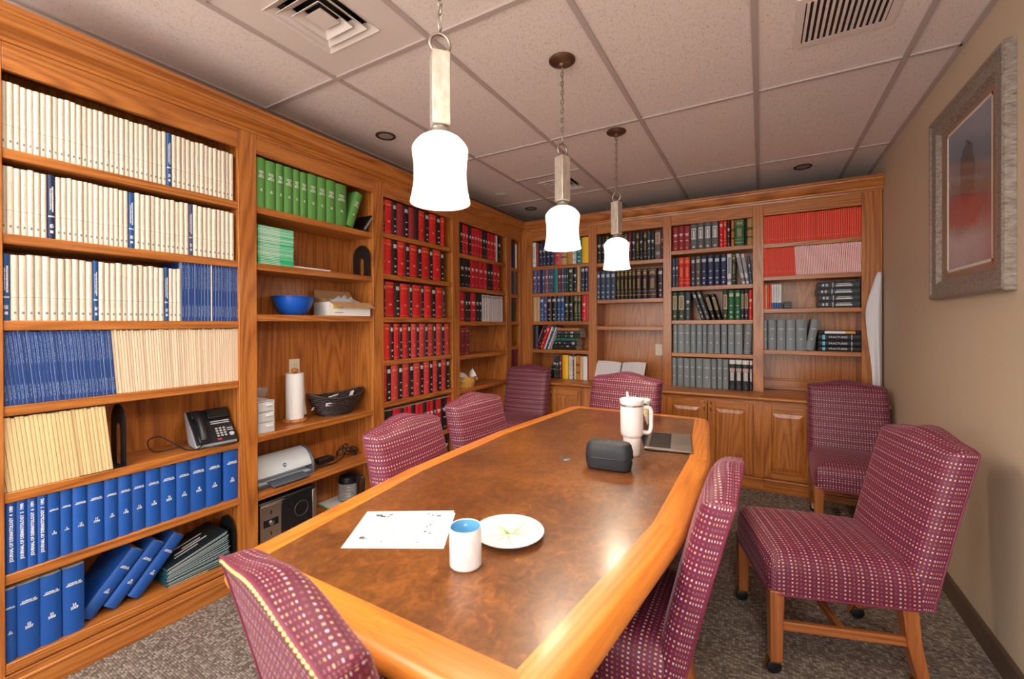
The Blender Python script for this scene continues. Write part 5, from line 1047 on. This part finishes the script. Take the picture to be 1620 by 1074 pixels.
MB().add([(.06, -.10, .016), (.06, .115, .016), (.155, .10, .012), (.155, -.115, .012), (.06, -.10, .022), (.06, .115, .022), (.155, .10, .018), (.155, -.115, .018)], [(0, 3, 2, 1), (4, 5, 6, 7), (0, 1, 5, 4), (1, 2, 6, 5), (2, 3, 7, 6), (3, 0, 4, 7)]).obj('paper_tray', PDK, t, bevel=.002)
MB().lathe([(0, .003), (.009, .002), (.011, 0)], 20).xf(Matrix.Rotation(PI/2-.45, 4, 'Y')).obj('round_badge', plain('badge_grey', (.12, .12, .13, 1), .3, .5), t, (.069, .0, .090), smooth=50)
letter(t, 'brandhp', .0725, 0, .0915, rot=(-.45, 0, PI/2), name='badge_lettering')
# power adapter and cables
def wobble(p0, n, ax, ay, az, seed):
    r = random.Random(seed); return [(p0[0]+r.uniform(-ax, ax), p0[1]+r.uniform(-ay, ay), p0[2]+abs(r.uniform(0, az))) for _ in range(n)]
def smoothline(pts, k=5):
    P = [Vector(p) for p in pts]; o = []
    for i in range(len(P)-1):
        a, b, c, d = P[max(i-1, 0)], P[i], P[i+1], P[min(i+2, len(P)-1)]
        for q in range(k):
            t = q/k; o.append(.5*((2*b)+(c-a)*t+(2*a-5*b+4*c-d)*t*t+(3*b-a-3*c+d)*t**3))
    o.append(P[-1]); return o
t = thing('power_adapter', (-2.41, 1.78, .4405), 'black power adapter with tangled cables right of the printer', 'power adapter')
MB().box(-.03, .03, -.055, .055, .012, .045).obj('brick', BLACKP, t, bevel=.006)
MB().tube(smoothline([(-.01, .055, .03), (.0, .09, .02), (-.02, .12, .05), (.02, .16, .07), (.03, .2, .05), (-.01, .24, .02), (-.03, .2, .03), (.01, .14, .08), (.05, .11, .05), (.02, .18, .02), (-.02, .23, .05), (.0, .26, .03), (.03, .22, .008)]), .0045, 6).obj('cable', BLACKP, t, smooth=60)
MB().tube(smoothline([(0, -.055, .028), (.03, -.09, .012), (.05, -.02, .008), (.05, .06, .008), (.04, .12, .03), (.0, .18, .085), (-.04, .15, .06), (.01, .10, .03), (.04, .16, .06)]), .004, 6).obj('cable', BLACKP, t, smooth=60)
MB().box(-.012, .012, -.025, .025, 0, .02).obj('plug', BLACKP, t, (.01, .23, .008), (0, 0, .5), bevel=.004)
# toaster oven
TOP = plain('toaster_black_shell', (.012, .012, .016, 1), .3); CHR = plain('toaster_brushed_front', (.52, .43, .36, 1), .32, .9)
t = thing('toaster_oven', (-2.405, 1.488, .1455), 'black and brushed steel toaster oven on the bottom shelf below the printer', 'toaster oven')
MB().box(-.11, .085, -.172, .172, .012, .226).obj('shell', TOP, t, bevel=.016, seg=3)
MB().box(.086, .093, -.168, -.05, .016, .205).obj('control_panel', CHR, t, bevel=.003)
MB().box(.086, .092, -.048, .140, .016, .205).obj('glass_door', DARKGLASS, t, bevel=.002)
MB().box(.086, .094, .142, .166, .016, .205).obj('door_frame', CHR, t, bevel=.003); MB().box(.086, .094, -.165, -.035, .205, .214).obj('top_strip', CHR, t, bevel=.002)
MB().box(.093, .0945, -.152, -.068, .088, .128).obj('dial_plate', BLACKP, t, bevel=.003)
MB().lathe([(0, .014), (.011, .013), (.014, .008), (.015, 0)], 22).xf(Matrix.Rotation(PI/2, 4, 'Y')).obj('dial', STEEL, t, (.0945, -.11, .108), smooth=40)
for z in (.045, .055, .158, .168): MB().lathe([(0, .003), (.004, .002), (.0045, 0)], 10).xf(Matrix.Rotation(PI/2, 4, 'Y')).obj('button', BLACKP, t, (.093, -.11, z), smooth=40)
MB().torus((.0935, .07, .12), .042, .003, 'x', 30, 6).obj('fan_ring', plain('oven_ring_grey', (.12, .11, .10, 1), .3, .6), t, smooth=60)
for y in (-.14, .14): MB().lathe([(.012, 0), (.014, .012)], 12, cap=True).obj('foot', BLACKP, t, (.06, y, .0))
# coffee carafe on a sheet
sheet = MB().add([(-2.52, 1.818, .146), (-2.345, 1.80, .146), (-2.335, 2.0, .146), (-2.52, 2.03, .146), (-2.52, 1.818, .1555), (-2.345, 1.80, .1555), (-2.335, 2.0, .1555), (-2.52, 2.03, .1555)], [(0, 3, 2, 1), (4, 5, 6, 7), (0, 1, 5, 4), (1, 2, 6, 5), (2, 3, 7, 6), (3, 0, 4, 7)]).centred('writing_pad', [WHITEPAPER])
tag(sheet, 'white paper pad with a green edge under the coffee carafe', 'pad')
boxobj('green_edge', (-2.52, -2.335, 1.803, 1.812, .146, .150), GR[2]).parent = sheet; sheet.children[0].location = Vector(sheet.children[0].location)-Vector(sheet.location)
sheet.children[0].rotation_euler = (0, 0, -.1)
t = thing('coffee_carafe', (-2.405, 1.965, .1557), 'glass coffee carafe with black lid and handle on the bottom shelf', 'carafe', None, .35)
MB().lathe([(0, .001), (.058, .001), (.066, .006), (.069, .02), (.066, .09), (.060, .14), (.058, .14), (.064, .09), (.067, .02), (.064, .008), (0, .004)], 32).obj('glass_body', GLASS, t, smooth=40)
MB().lathe([(.061, .128), (.063, .14), (.060, .156), (.045, .165), (0, .167)], 32).obj('lid', BLACKP, t, smooth=40)
MB().lathe([(.0640, .118), (.0655, .128), (.0640, .140)], 32).obj('band', BLACKP, t, smooth=40)
MB().box(.052, .072, -.012, .012, .02, .15).obj('spine', BLACKP, t, bevel=.003)
MB().tube(smoothline([(.062, 0, .155), (.095, 0, .155), (.108, 0, .13), (.106, 0, .08), (.098, 0, .03)]), [.010]*21, 8).obj('handle', BLACKP, t, smooth=60)
for k in range(4): MB().box(.067, .0685, -.012, .012, .04+.02*k, .0415+.02*k).xf(Matrix.Rotation(-1.0, 4, 'Z')).obj('level_mark', INK, t)
# yellow basket with bowls
wicker_basket('bread_basket', (-2.375, 3.245, .7505), 0, (.085, .075), (.108, .095), 7, YWICK, 'small yellow wicker basket with white bowls', 'basket', (.085, .004), 12)
CER = plain('white_ceramic', (.86, .86, .90, 1), .2)
for k, (loc, rot) in enumerate((((-2.385, 3.185, .805), (.35, .55, 0)), ((-2.365, 3.31, .835), (-.2, 1.15, .5)))):
    t = thing('white_bowl', loc, ['white bowl lying low at the left in the yellow basket', 'white bowl standing on edge at the right in the yellow basket'][k], 'bowl', 'white bowls'); t.rotation_euler = rot
    MB().lathe([(0, 0), (.025, 0), (.03, .004), (.048, .022), (.058, .045), (.06, .055), (.057, .055), (.045, .024), (.028, .008), (0, .006)], 32).obj('bowl', CER, t, smooth=40)

# telephone
t = thing('desk_telephone', (-2.352, 1.104, .7425), 'black desk telephone with handset and keypad on the fifth shelf', 'telephone', None, PI/2-.10)
PH = plain('telephone_black', (.008, .009, .013, 1), .4); PG = plain('telephone_grey_edge', (.30, .30, .33, 1), .4); KEY = plain('telephone_keys', (.45, .45, .47, 1), .5)
t.scale = (.95, .95, .97)
# local: front to -y, built as a wedge; TM carries the sloping face
MB().prism([(-.085, .006), (-.085, .02), (.055, .165), (.075, .165), (.075, .15), (.02, .02), (.02, .006)], -.095, .09, axis='x').obj('base', PG, t, bevel=.004)
TM = Matrix.Translation((0, -.085, .02)) @ Matrix.Rotation(math.atan2(.145, .14), 4, 'X')
L_ = math.hypot(.145, .14)
def face(name, x0, x1, v0, v1, h0, h1, m, bev=.001): return MB().box(x0, x1, v0, v1, h0, h1).xf(TM).obj(name, m, t, bevel=bev)
face('faceplate', -.094, .089, .0, L_, .0005, .006, PH, .003)
face('display_hood', -.015, .085, .135, .195, .006, .020, PH, .004); face('display', -.005, .078, .142, .180, .020, .0205, plain('telephone_display', (.02, .022, .018, 1), .12), 0)
for k in range(2): face('line_key_row', -.008, .078, .117-.012*k, .123-.012*k, .006, .009, KEY)
for r_ in range(4):
    for c in range(3): face('key', .004+.017*c, .015+.017*c, .028+.0145*r_, .037+.0145*r_, .006, .009, KEY)
face('red_key', .002, .02, .008, .017, .006, .009, plain('red_key', (.55, .04, .05, 1), .4))
for k in range(2): face('function_key', .055, .083, .068-.012*k, .073-.012*k, .006, .009, KEY)
MB().lathe([(0, .005), (.010, .004), (.012, 0)], 18).xf(TM @ Matrix.Translation((.072, .035, .006))).obj('round_key', KEY, t, smooth=40)
hp = [(-.062, .012, .020), (-.062, .035, .030), (-.062, .07, .038), (-.062, .12, .038), (-.062, .155, .030), (-.062, .178, .020)]
m = MB().tube(smoothline(hp, 4), .017, 10)
m.box(-.084, -.040, .0, .045, .006, .026).box(-.084, -.040, .145, .19, .006, .026)
m.xf(TM).obj('handset', PH, t, bevel=.004)
MB().tube(smoothline([(-.062, -.085, .03), (-.09, -.10, .012), (-.12, -.06, .006), (-.14, .02, .02), (-.20, .05, .07), (-.25, .04, .06), (-.23, .03, .01), (-.15, .02, .008), (-.09, .0, .02)]), .0028, 6).obj('handset_cord', PH, t, smooth=60)
MB().tube(smoothline([(-.07, -.09, .01), (.0, -.115, .006), (.08, -.105, .006), (.10, -.06, .01), (.09, .02, .02)]), .0028, 6).obj('line_cord', PH, t, smooth=60)

# ------------------------------------------------------------------ things at the back wall
# open dictionary on a stand
t = thing('open_book', (-1.175, 4.12, .7485), 'thick open book with white pages resting on a black stand on the worktop', 'book')
tilt = Matrix.Translation((0, -.05, .025)) @ Matrix.Rotation(math.radians(52), 4, 'X')
def pagehalf(sg):
    vs = []; N = 12
    for i in range(N+1):
        u = i/N; x = sg*(.004+.225*u); h = .018+.030*math.sin(min(1, u*1.25)*PI*.5)*(1-.35*u)
        for (y, z) in ((0, .004), (0, h), (.205, h), (.205, .004)): vs.append((x+sg*.006*(z > .005), y, z))
    fs = []
    for i in range(N):
        for k in range(4): fs.append((i*4+k, i*4+(k+1) % 4, (i+1)*4+(k+1) % 4, (i+1)*4+k))
    fs += [(0, 1, 2, 3), (N*4+3, N*4+2, N*4+1, N*4)]
    return MB().add(vs, fs)
def m_page():
    tt = NT('printed_page'); v = tt.coord('Generated'); sp = tt.n('ShaderNodeSeparateXYZ', Vector=v)
    n = tt.noise(tt.scale(tt.coord(), (160, 420, 420)), 1, 1); tt.P(Base_Color=tt.ramp(n, [(.40, (.50, .50, .56)), (.55, (.74, .74, .76))]), Roughness=.8); return tt.m
PAGEM = m_page()
for sg in (-1, 1): pagehalf(sg).xf(tilt).obj('page_block', PAGEM, t, smooth=30)
MB().box(-.238, .238, -.004, .212, -.002, .004).xf(tilt).obj('cover', BLACKP, t, bevel=.001)
for k in range(5): MB().box(-.243, -.225, .03+.03*k, .05+.03*k, .018+.004*k, .019+.004*k).xf(tilt).obj('index_tab', plain('index_tab_%d' % k, [(.8, .75, .3, 1), (.8, .8, .6, 1)][k % 2], .7), t)
st = MB()
st.tube([(-.22, -.075, .008), (-.10, -.075, .008), (.0, .02, .008), (.10, -.075, .008), (.22, -.075, .008)], .006, 8)
for sx in (-1, 1): st.tube([(sx*.21, -.085, .03), (sx*.21, -.05, .008), (sx*.17, .10, .20)], .006, 8).tube([(sx*.17, .10, .20), (sx*.12, .14, .006)], .006, 8)
st.obj('stand', BLACKM, t, smooth=60)
# small black block on the third shelf
t = thing('desk_gadget', (.187, YF+.03, 1.4475), 'small rounded black desk gadget beside the white booklets', 'gadget')
MB().prism([(-.028, 0), (-.027, .045), (-.020, .056), (.020, .056), (.027, .045), (.028, 0)], 0, .06, axis='y').obj('body', BLACKP, t, bevel=.004)
MB().box(-.021, .021, -.002, .0, .012, .022).obj('front_lip', plain('gadget_grey', (.05, .05, .06, 1), .4), t, bevel=.001)
# white cloth hanging on the right end of the bookcase
CLOTH = plain('white_cotton_cloth', (.74, .74, .78, 1), .85)
lft = [(1.705, .745), (1.66, .732), (1.56, .705), (1.43, .672), (1.30, .680), (1.17, .692), (1.05, .706), (.93, .716), (.82, .72), (.752, .722)]
NXC = 13; vs = []
for j, (z, xl) in enumerate(lft):
    f = j/(len(lft)-1)
    for i in range(NXC):
        u = i/(NXC-1); x = xl+(.778-xl)*u
        vs.append((x, 4.148-.030*math.sin(u*PI)-.012*math.sin(u*9+f*3)*(.3+f)-.02*f, z))
n = len(vs); fs = [(j*NXC+i, j*NXC+i+1, (j+1)*NXC+i+1, (j+1)*NXC+i) for j in range(len(lft)-1) for i in range(NXC-1)]
m = MB().add(vs, fs).obj('hanging_cloth', CLOTH, smooth=60); so = m.modifiers.new('solid', 'SOLIDIFY'); so.thickness = .004; so.offset = 1
sb = m.modifiers.new('sub', 'SUBSURF'); sb.levels = 1; sb.render_levels = 2
tag(m, 'white cloth hanging from the right end of the back bookcase', 'cloth')

# framed picture on the right wall
t = thing('framed_picture', (XR, 2.628, 1.897), 'framed landscape print in a wide weathered silver frame on the tan wall', 'picture')
def m_frame():
    tt = NT('weathered_silver_frame'); v = tt.coord(); n = tt.noise(tt.scale(v, (30, 90, 90)), 1, 4, .7)
    tt.P(Base_Color=tt.ramp(n, [(.3, (.13, .10, .08)), (.5, (.27, .22, .185)), (.7, (.38, .33, .285))]), Roughness=.4, Metallic=.25); tt.bump(n, .12, .001); return tt.m
FRM = m_frame(); hw, hh = .397, .452
FS = 1.3
FP = [(0, .0), (0, .030), (.006, .036), (.016, .036), (.020, .030), (.040, .026), (.052, .030), (.060, .028), (.068, .014), (.072, .008), (.072, 0)]
cor = [(-hw, -hh), (hw, -hh), (hw, hh), (-hw, hh)]
for i in range(4):
    (a0, b0), (a1, b1) = cor[i], cor[(i+1) % 4]; vs = []
    for (a, b) in ((a0, b0), (a1, b1)):
        for d, h in FP: vs.append((-.001-h, a-math.copysign(d*FS, a), b-math.copysign(d*FS, b)))
    nfp = len(FP); MB().add(vs, [(k, (k+1) % nfp, nfp+(k+1) % nfp, nfp+k) for k in range(nfp)]+[tuple(range(nfp)), tuple(range(nfp, 2*nfp))]).obj('frame_rail', FRM, t, smooth=30)
MATB = plain('brown_mat_board', (.25, .135, .085, 1), .35, Coat_Weight=.4)
m = MB(); ow, oh, iw, ih = hw-.09, hh-.09, .240, .330
for e in [(-ow, ow, -oh, -ih), (-ow, ow, ih, oh), (-ow, -iw, -ih, ih), (iw, ow, -ih, ih)]: m.box(-.010, -.006, *e)
m.obj('mat_board', MATB, t)
m = MB()
for e in [(-iw, iw, -ih, -ih+.012), (-iw, iw, ih-.012, ih), (-iw, -iw+.012, -ih, ih), (iw-.012, iw, -ih, ih)]: m.box(-.0098, -.0055, *e)
m.obj('inner_mat', plain('cream_inner_mat', (.62, .57, .47, 1), .6), t)
def m_print():
    tt = NT('landscape_print'); g = tt.n('ShaderNodeSeparateXYZ', Vector=tt.coord('Generated')); gy, gz = g.outputs[1], g.outputs[2]
    v = tt.coord(); n1 = tt.noise(v, 7, 4, .6, .4); n2 = tt.noise(v, 26, 4, .65, .6)
    h = tt.math('ADD', gz, tt.math('MULTIPLY', tt.math('SUBTRACT', n1, .5), .25))
    base = tt.ramp(h, [(0, (.22, .17, .19)), (.2, (.32, .25, .25)), (.33, (.22, .13, .11)), (.48, (.13, .10, .11)), (.6, (.15, .16, .20)), (.8, (.19, .22, .30)), (1, (.18, .23, .34))])
    # dark conifer mass and an orange-brown rock group
    d1 = tt.math('ADD', tt.math('POWER', tt.math('MULTIPLY', tt.math('SUBTRACT', gy, .52), 5.), 2.), tt.math('POWER', tt.math('MULTIPLY', tt.math('SUBTRACT', gz, .62), 3.6), 2.))
    k1 = tt.math('LESS_THAN', tt.math('ADD', d1, tt.math('MULTIPLY', n2, .9)), 1.1)
    col = tt.mix(tt.math('MULTIPLY', k1, .75), base, (.045, .03, .03, 1))
    d2 = tt.math('ADD', tt.math('POWER', tt.math('MULTIPLY', tt.math('SUBTRACT', gy, .42), 3.6), 2.), tt.math('POWER', tt.math('MULTIPLY', tt.math('SUBTRACT', gz, .38), 5.5), 2.))
    k2 = tt.math('LESS_THAN', tt.math('ADD', d2, tt.math('MULTIPLY', n2, 1.4)), 1.15)
    col = tt.mix(tt.math('MULTIPLY', k2, .6), col, (.26, .085, .045, 1))
    col = tt.mix(tt.math('MULTIPLY', n2, .35), col, (.22, .19, .19, 1))
    tt.P(Base_Color=col, Roughness=.25, Coat_Weight=.7, Coat_Roughness=.06); return tt.m
MB().box(-.0075, -.0045, -iw+.002, iw-.002, -ih+.002, ih-.002).obj('print', m_print(), t)

# ------------------------------------------------------------------ things on the table
# loose printed sheets
def m_sheet(seed):
    tt = NT('printed_sheet_%d' % seed); g = tt.n('ShaderNodeSeparateXYZ', Vector=tt.coord('Generated')); gx, gy = g.outputs[0], g.outputs[1]
    n = tt.noise(tt.scale(tt.coord(), (520, 140, 1)), 1, 1); line = tt.math('COMPARE', tt.math('FRACT', tt.math('MULTIPLY', gx, 26.)), .5, .16)
    k = tt.math('MULTIPLY', tt.math('MULTIPLY', tt.math('COMPARE', gx, .5, .34), tt.math('COMPARE', gy, .52, .22)), tt.math('MULTIPLY', line, tt.math('GREATER_THAN', n, .46)))
    tt.P(Base_Color=tt.mix(tt.math('MULTIPLY', k, .8), (.78, .78, .80, 1), (.25, .25, .27, 1)), Roughness=.7); return tt.m
TP = 1.0169
quad = [(-1.084, .950), (-.847, 1.093), (-.731, .914), (-.963, .765)]
c = Vector((sum(p[0] for p in quad)/4, sum(p[1] for p in quad)/4)); ang = math.atan2(quad[1][1]-quad[0][1], quad[1][0]-quad[0][0])
GREYPRINT = plain('grey_print', (.10, .10, .12, 1), .8)
for k in range(2):
    m = MB(); N = 8; vs = []
    for j in range(N+1):
        for i in range(N+1):
            u, v = i/N*2-1, j/N*2-1; zz = .0006+.0015*k+.004*max(0, abs(u)-.6)**2*(1 if k else .3)
            vs.append((v*.1397*.98, u*.108, zz))
    n = len(vs); fs = [(j*(N+1)+i, j*(N+1)+i+1, (j+1)*(N+1)+i+1, (j+1)*(N+1)+i) for j in range(N) for i in range(N)]
    o = m.add(vs, fs).obj('printed_sheet', m_sheet(k), None, (c.x+(.0 if k else .006), c.y-(0 if k else .006), TZ), (0, 0, ang+(0 if k else -.035)), smooth=60)
    tag(o, ['lower of two printed white sheets lying on the table', 'upper printed white sheet with small drawings on the table'][k], 'paper', 'printed sheets on the table')
    if k:
        pr = MB(); r = random.Random(4)
        for (a, b, w, h) in ((-.09, .078, .014, .007), (-.075, .07, .010, .006), (-.055, .082, .009, .004), (-.06, .068, .006, .003), (.06, .085, .010, .002), (.075, .075, .003, .006), (.095, .07, .010, .004), (-.10, -.06, .009, .006), (-.085, -.065, .004, .003), (.07, .0, .002, .008), (.078, .012, .002, .008), (.085, .026, .002, .006), (.07, -.03, .006, .003), (.085, -.04, .005, .004), (.0, -.09, .02, .0012), (-.04, -.085, .006, .002), (.06, -.092, .004, .003)):
            pr.box(a-w*.7, a+w*.7, b-h*.7, b+h*.7, .0036, .0039)
        pr.obj('print', GREYPRINT, o)
        MB().torus((-.098, -.062, .0034), .007, .0007, 'z', 16, 4).obj('round_emblem', INKD, o)
# plate
t = thing('decorated_plate', (-.612, 1.040, TZ), 'white plate with pale green leaf strokes beside the mug', 'plate')
PLW = plain('white_plate_glaze', (.84, .85, .84, 1), .15)
MB().lathe([(0, .004), (.055, .004), (.058, 0), (.062, .003), (.085, .012), (.098, .017), (.0985, .019), (.085, .0155), (.062, .0075), (.05, .007), (0, .007)], 48).obj('plate', PLW, t, smooth=40)
LEAF = plain('pale_green_glaze', (.45, .58, .22, 1), .2)
def pz(r): return .0074 if r < .055 else .0078+(r-.062)/(.0985-.062)*.0112
m = MB()
for (a, r0, r1, w, bend) in ((2.55, .0, .085, .004, .25), (2.95, .005, .075, .0035, -.2), (3.9, .0, .08, .003, .2), (.35, .01, .06, .0025, .3), (.95, .0, .07, .003, -.3), (1.35, .02, .085, .004, .2), (5.2, .01, .06, .0025, .2), (4.6, .02, .07, .002, -.2)):
    N = 8; vs = []
    for i in range(N+1):
        f = i/N; r = r0+(r1-r0)*f; aa = a+bend*f*f; ww = w*(1-f)*.9+.0006; px_, py_ = r*math.cos(aa), r*math.sin(aa); nx_, ny_ = -math.sin(aa)*ww, math.cos(aa)*ww
        vs += [(px_-nx_, py_-ny_, pz(r)+.0006), (px_+nx_, py_+ny_, pz(r)+.0006)]
    m.add(vs, [(2*i, 2*i+1, 2*i+3, 2*i+2) for i in range(N)])
m.obj('leaf_strokes', LEAF, t)
# mug
t = thing('coffee_mug', (-.634, .866, TZ), 'white mug with a light blue inside next to the plate', 'mug')
MUGW = plain('white_mug_glaze', (.84, .84, .88, 1), .15); MUGB = plain('light_blue_glaze', (.16, .47, .75, 1), .2)
MB().lathe([(0, .002), (.033, .002), (.036, 0), (.0395, .004), (.0395, .094), (.0385, .0965), (.0368, .0955)], 40).obj('body', MUGW, t, smooth=40)
MB().lathe([(.0368, .0955), (.036, .08), (.036, .012), (.03, .006), (0, .005)], 40).obj('inside', MUGB, t, smooth=40)
MB().tube(smoothline([(.036, 0, .078), (.055, 0, .08), (.066, 0, .062), (.064, 0, .038), (.052, 0, .02), (.036, 0, .022)]), .0055, 10).xf(Matrix.Rotation(2.2, 4, 'Z')).obj('handle', MUGW, t, smooth=60)
m = MB()
for r_, ph in ((.022, 0), (.016, .5)):
    pts = []
    for i in range(16):
        a = i/15*4.2+ph; th = -.75+.45*math.sin(a)*r_/.022; z = .05+r_*math.cos(a)*1.1; pts.append((.0397*math.cos(th), .0397*math.sin(th), z))
    m.tube(pts, .0004, 4)
m.obj('line_drawing', plain('pale_violet_print', (.62, .60, .72, 1), .5), t)
# insulated tumbler
t = thing('insulated_tumbler', (-.508, 1.965, TZ), 'tall white insulated tumbler with handle and straw near the laptop', 'tumbler')
TUM = plain('white_powder_coat', (.84, .79, .79, 1), .4)
MB().lathe([(0, 0), (.033, 0), (.036, .004), (.0385, .075), (.039, .082), (.046, .090), (.0495, .10), (.0505, .215), (.0505, .222)], 40).obj('body', TUM, t, smooth=35)
MB().lathe([(.0505, .222), (.0508, .223), (.0508, .229), (.0500, .230)], 40).obj('steel_band', STEEL, t, smooth=35)
MB().lathe([(.0512, .230), (.0525, .233), (.0525, .250), (.049, .254), (.044, .252), (0, .252)], 40).obj('lid', TUM, t, smooth=35)
MB().tube([(-.014, -.01, .25), (-.018, -.012, .285)], .0052, 10).obj('straw', plain('white_straw', (.85, .83, .83, 1), .4), t, smooth=60)
MB().tube(smoothline([(.045, 0, .21), (.072, 0, .213), (.086, 0, .20), (.087, 0, .16), (.086, 0, .12), (.074, 0, .10), (.045, 0, .103)]), .0095, 10).xf(Matrix.Rotation(.52, 4, 'Z')).obj('handle', TUM, t, smooth=60)
# patterned cup behind
t = thing('patterned_cup', (-.605, 2.60, TZ), 'white cup with dark green and yellow leaf pattern behind the tumbler', 'cup')
MB().lathe([(0, 0), (.030, 0), (.032, .003), (.043, .128), (.046, .135), (.044, .136), (.040, .126), (.030, .006), (0, .005)], 32).obj('cup', PLW, t, smooth=40)
MB().lathe([(.0465, .134), (.048, .138), (.046, .146), (.036, .150), (0, .150)], 32).obj('lid', WHITEP, t, smooth=40)
for k, (a0, a1, z0, z1, cc) in enumerate(((-1.6, -.6, .10, .128, (.03, .13, .13, 1)), (-.5, .5, .095, .125, (.03, .15, .14, 1)), (-1.3, -.3, .06, .098, (.75, .62, .25, 1)), (-.2, .6, .05, .09, (.75, .55, .3, 1)), (-1.5, -.7, .03, .055, (.7, .4, .35, 1)))):
    vs = []
    for i in range(9):
        a = a0+(a1-a0)*i/8; zz = (z0+z1)/2; hh_ = (z1-z0)/2*math.sin(PI*(i+.4)/8.8)
        for z in (zz-hh_, zz+hh_): r_ = .0325+z*.0845+.0006; vs.append((r_*math.cos(a), r_*math.sin(a), z))
    MB().add(vs, [(2*i, 2*i+1, 2*i+3, 2*i+2) for i in range(8)]).obj('leaf_print', plain('leaf_print_%d' % k, cc, .5), t)
# zipped case
t = thing('zipped_case', (-.543, 1.74, TZ), 'dark grey rounded zipped case standing on the table', 'case', None, .12)
CASEM = plain('dark_grey_soft_case', (.016, .019, .026, 1), .6)
def rrect(hx, hy, r, k=6):
    o = []
    for (cx, cy, a0) in ((hx-r, hy-r, 0), (-hx+r, hy-r, PI/2), (-hx+r, -hy+r, PI), (hx-r, -hy+r, 1.5*PI)):
        o += [(cx+r*math.cos(a0+PI/2*i/k), cy+r*math.sin(a0+PI/2*i/k)) for i in range(k+1)]
    return o
def loft(levels):
    m = MB(); N = None; vs = []; fs = []
    for hx, hy, r, z in levels:
        L = rrect(hx, hy, r); N = len(L); vs += [(x, y, z) for x, y in L]
    for q in range(len(levels)-1): fs += [(q*N+i, q*N+(i+1) % N, (q+1)*N+(i+1) % N, (q+1)*N+i) for i in range(N)]
    return m.add(vs, fs+[tuple(range(N))[::-1], tuple((len(levels)-1)*N+i for i in range(N))])
loft([(.082, .040, .030, .001), (.088, .046, .034, .006), (.093, .050, .036, .030), (.094, .051, .037, .050)]).obj('lower_half', CASEM, t, smooth=40)
loft([(.094, .051, .037, .052), (.093, .050, .036, .075), (.088, .045, .034, .097), (.082, .039, .030, .105), (.074, .032, .026, .108)]).obj('upper_half', CASEM, t, smooth=40)
MB().tube([(x, y, .051) for x, y in rrect(.0945, .0515, .0375)], .0018, 5, closed=True).obj('zip', BLACKP, t, smooth=60)
MB().tube([(.094, -.02, .051), (.100, -.03, .048), (.102, -.032, .02), (.101, -.033, .008)], .0028, 6).obj('zip_pull', plain('grey_cord', (.12, .11, .10, 1), .5), t, smooth=60)
MB().lathe([(0, .0012), (.008, .001), (.009, 0)], 16).obj('logo_disc', plain('logo_grey', (.055, .058, .066, 1), .4), t, (.0, -.0, .108), smooth=40)
# laptop
t = thing('laptop', (-.398, 2.24, TZ), 'open grey laptop computer on the right side of the table', 'laptop', None, .15)
LAPM = plain('space_grey_aluminium', (.25, .205, .18, 1), .38, .5); KEYM = plain('black_keys', (.015, .014, .014, 1), .5)
# local: hinge at -x, user edge at +x, width along y
MB().box(-.105, .105, -.160, .160, .003, .014).obj('base', LAPM, t, bevel=.003)
MB().box(-.085, .012, -.142, .142, .0141, .0146).obj('key_well', KEYM, t)
kb = MB().box(-.0068, .0068, -.0078, .0078, 0, .0012).mesh('key', [plain('key_cap', (.022, .02, .02, 1), .45)])
for r_ in range(6):
    for c in range(15):
        o = bpy.data.objects.new('key', kb); COL.objects.link(o); o.parent = t; o.location = (-.077+r_*.0160, -.131+c*.0187, .0146)
MB().box(.03, .098, -.058, .058, .0141, .0144).obj('trackpad', plain('trackpad_grey', (.21, .17, .15, 1), .3, .4), t)
SM = Matrix.Translation((-.104, 0, .012)) @ Matrix.Rotation(-.30, 4, 'Y')
scn = MB().box(-.004, .002, -.160, .160, 0, .205).xf(SM).obj('screen_lid', LAPM, t, bevel=.002)
MB().box(.0022, .0028, -.155, .155, .008, .200).xf(SM).obj('screen', plain('dark_screen', (.012, .012, .014, 1), .12), scn)
for y in (-.13, .13):
    for x in (-.09, .09): MB().lathe([(.007, 0), (.008, .003)], 10, cap=True).obj('rubber_foot', BLACKP, t, (x, y, 0))
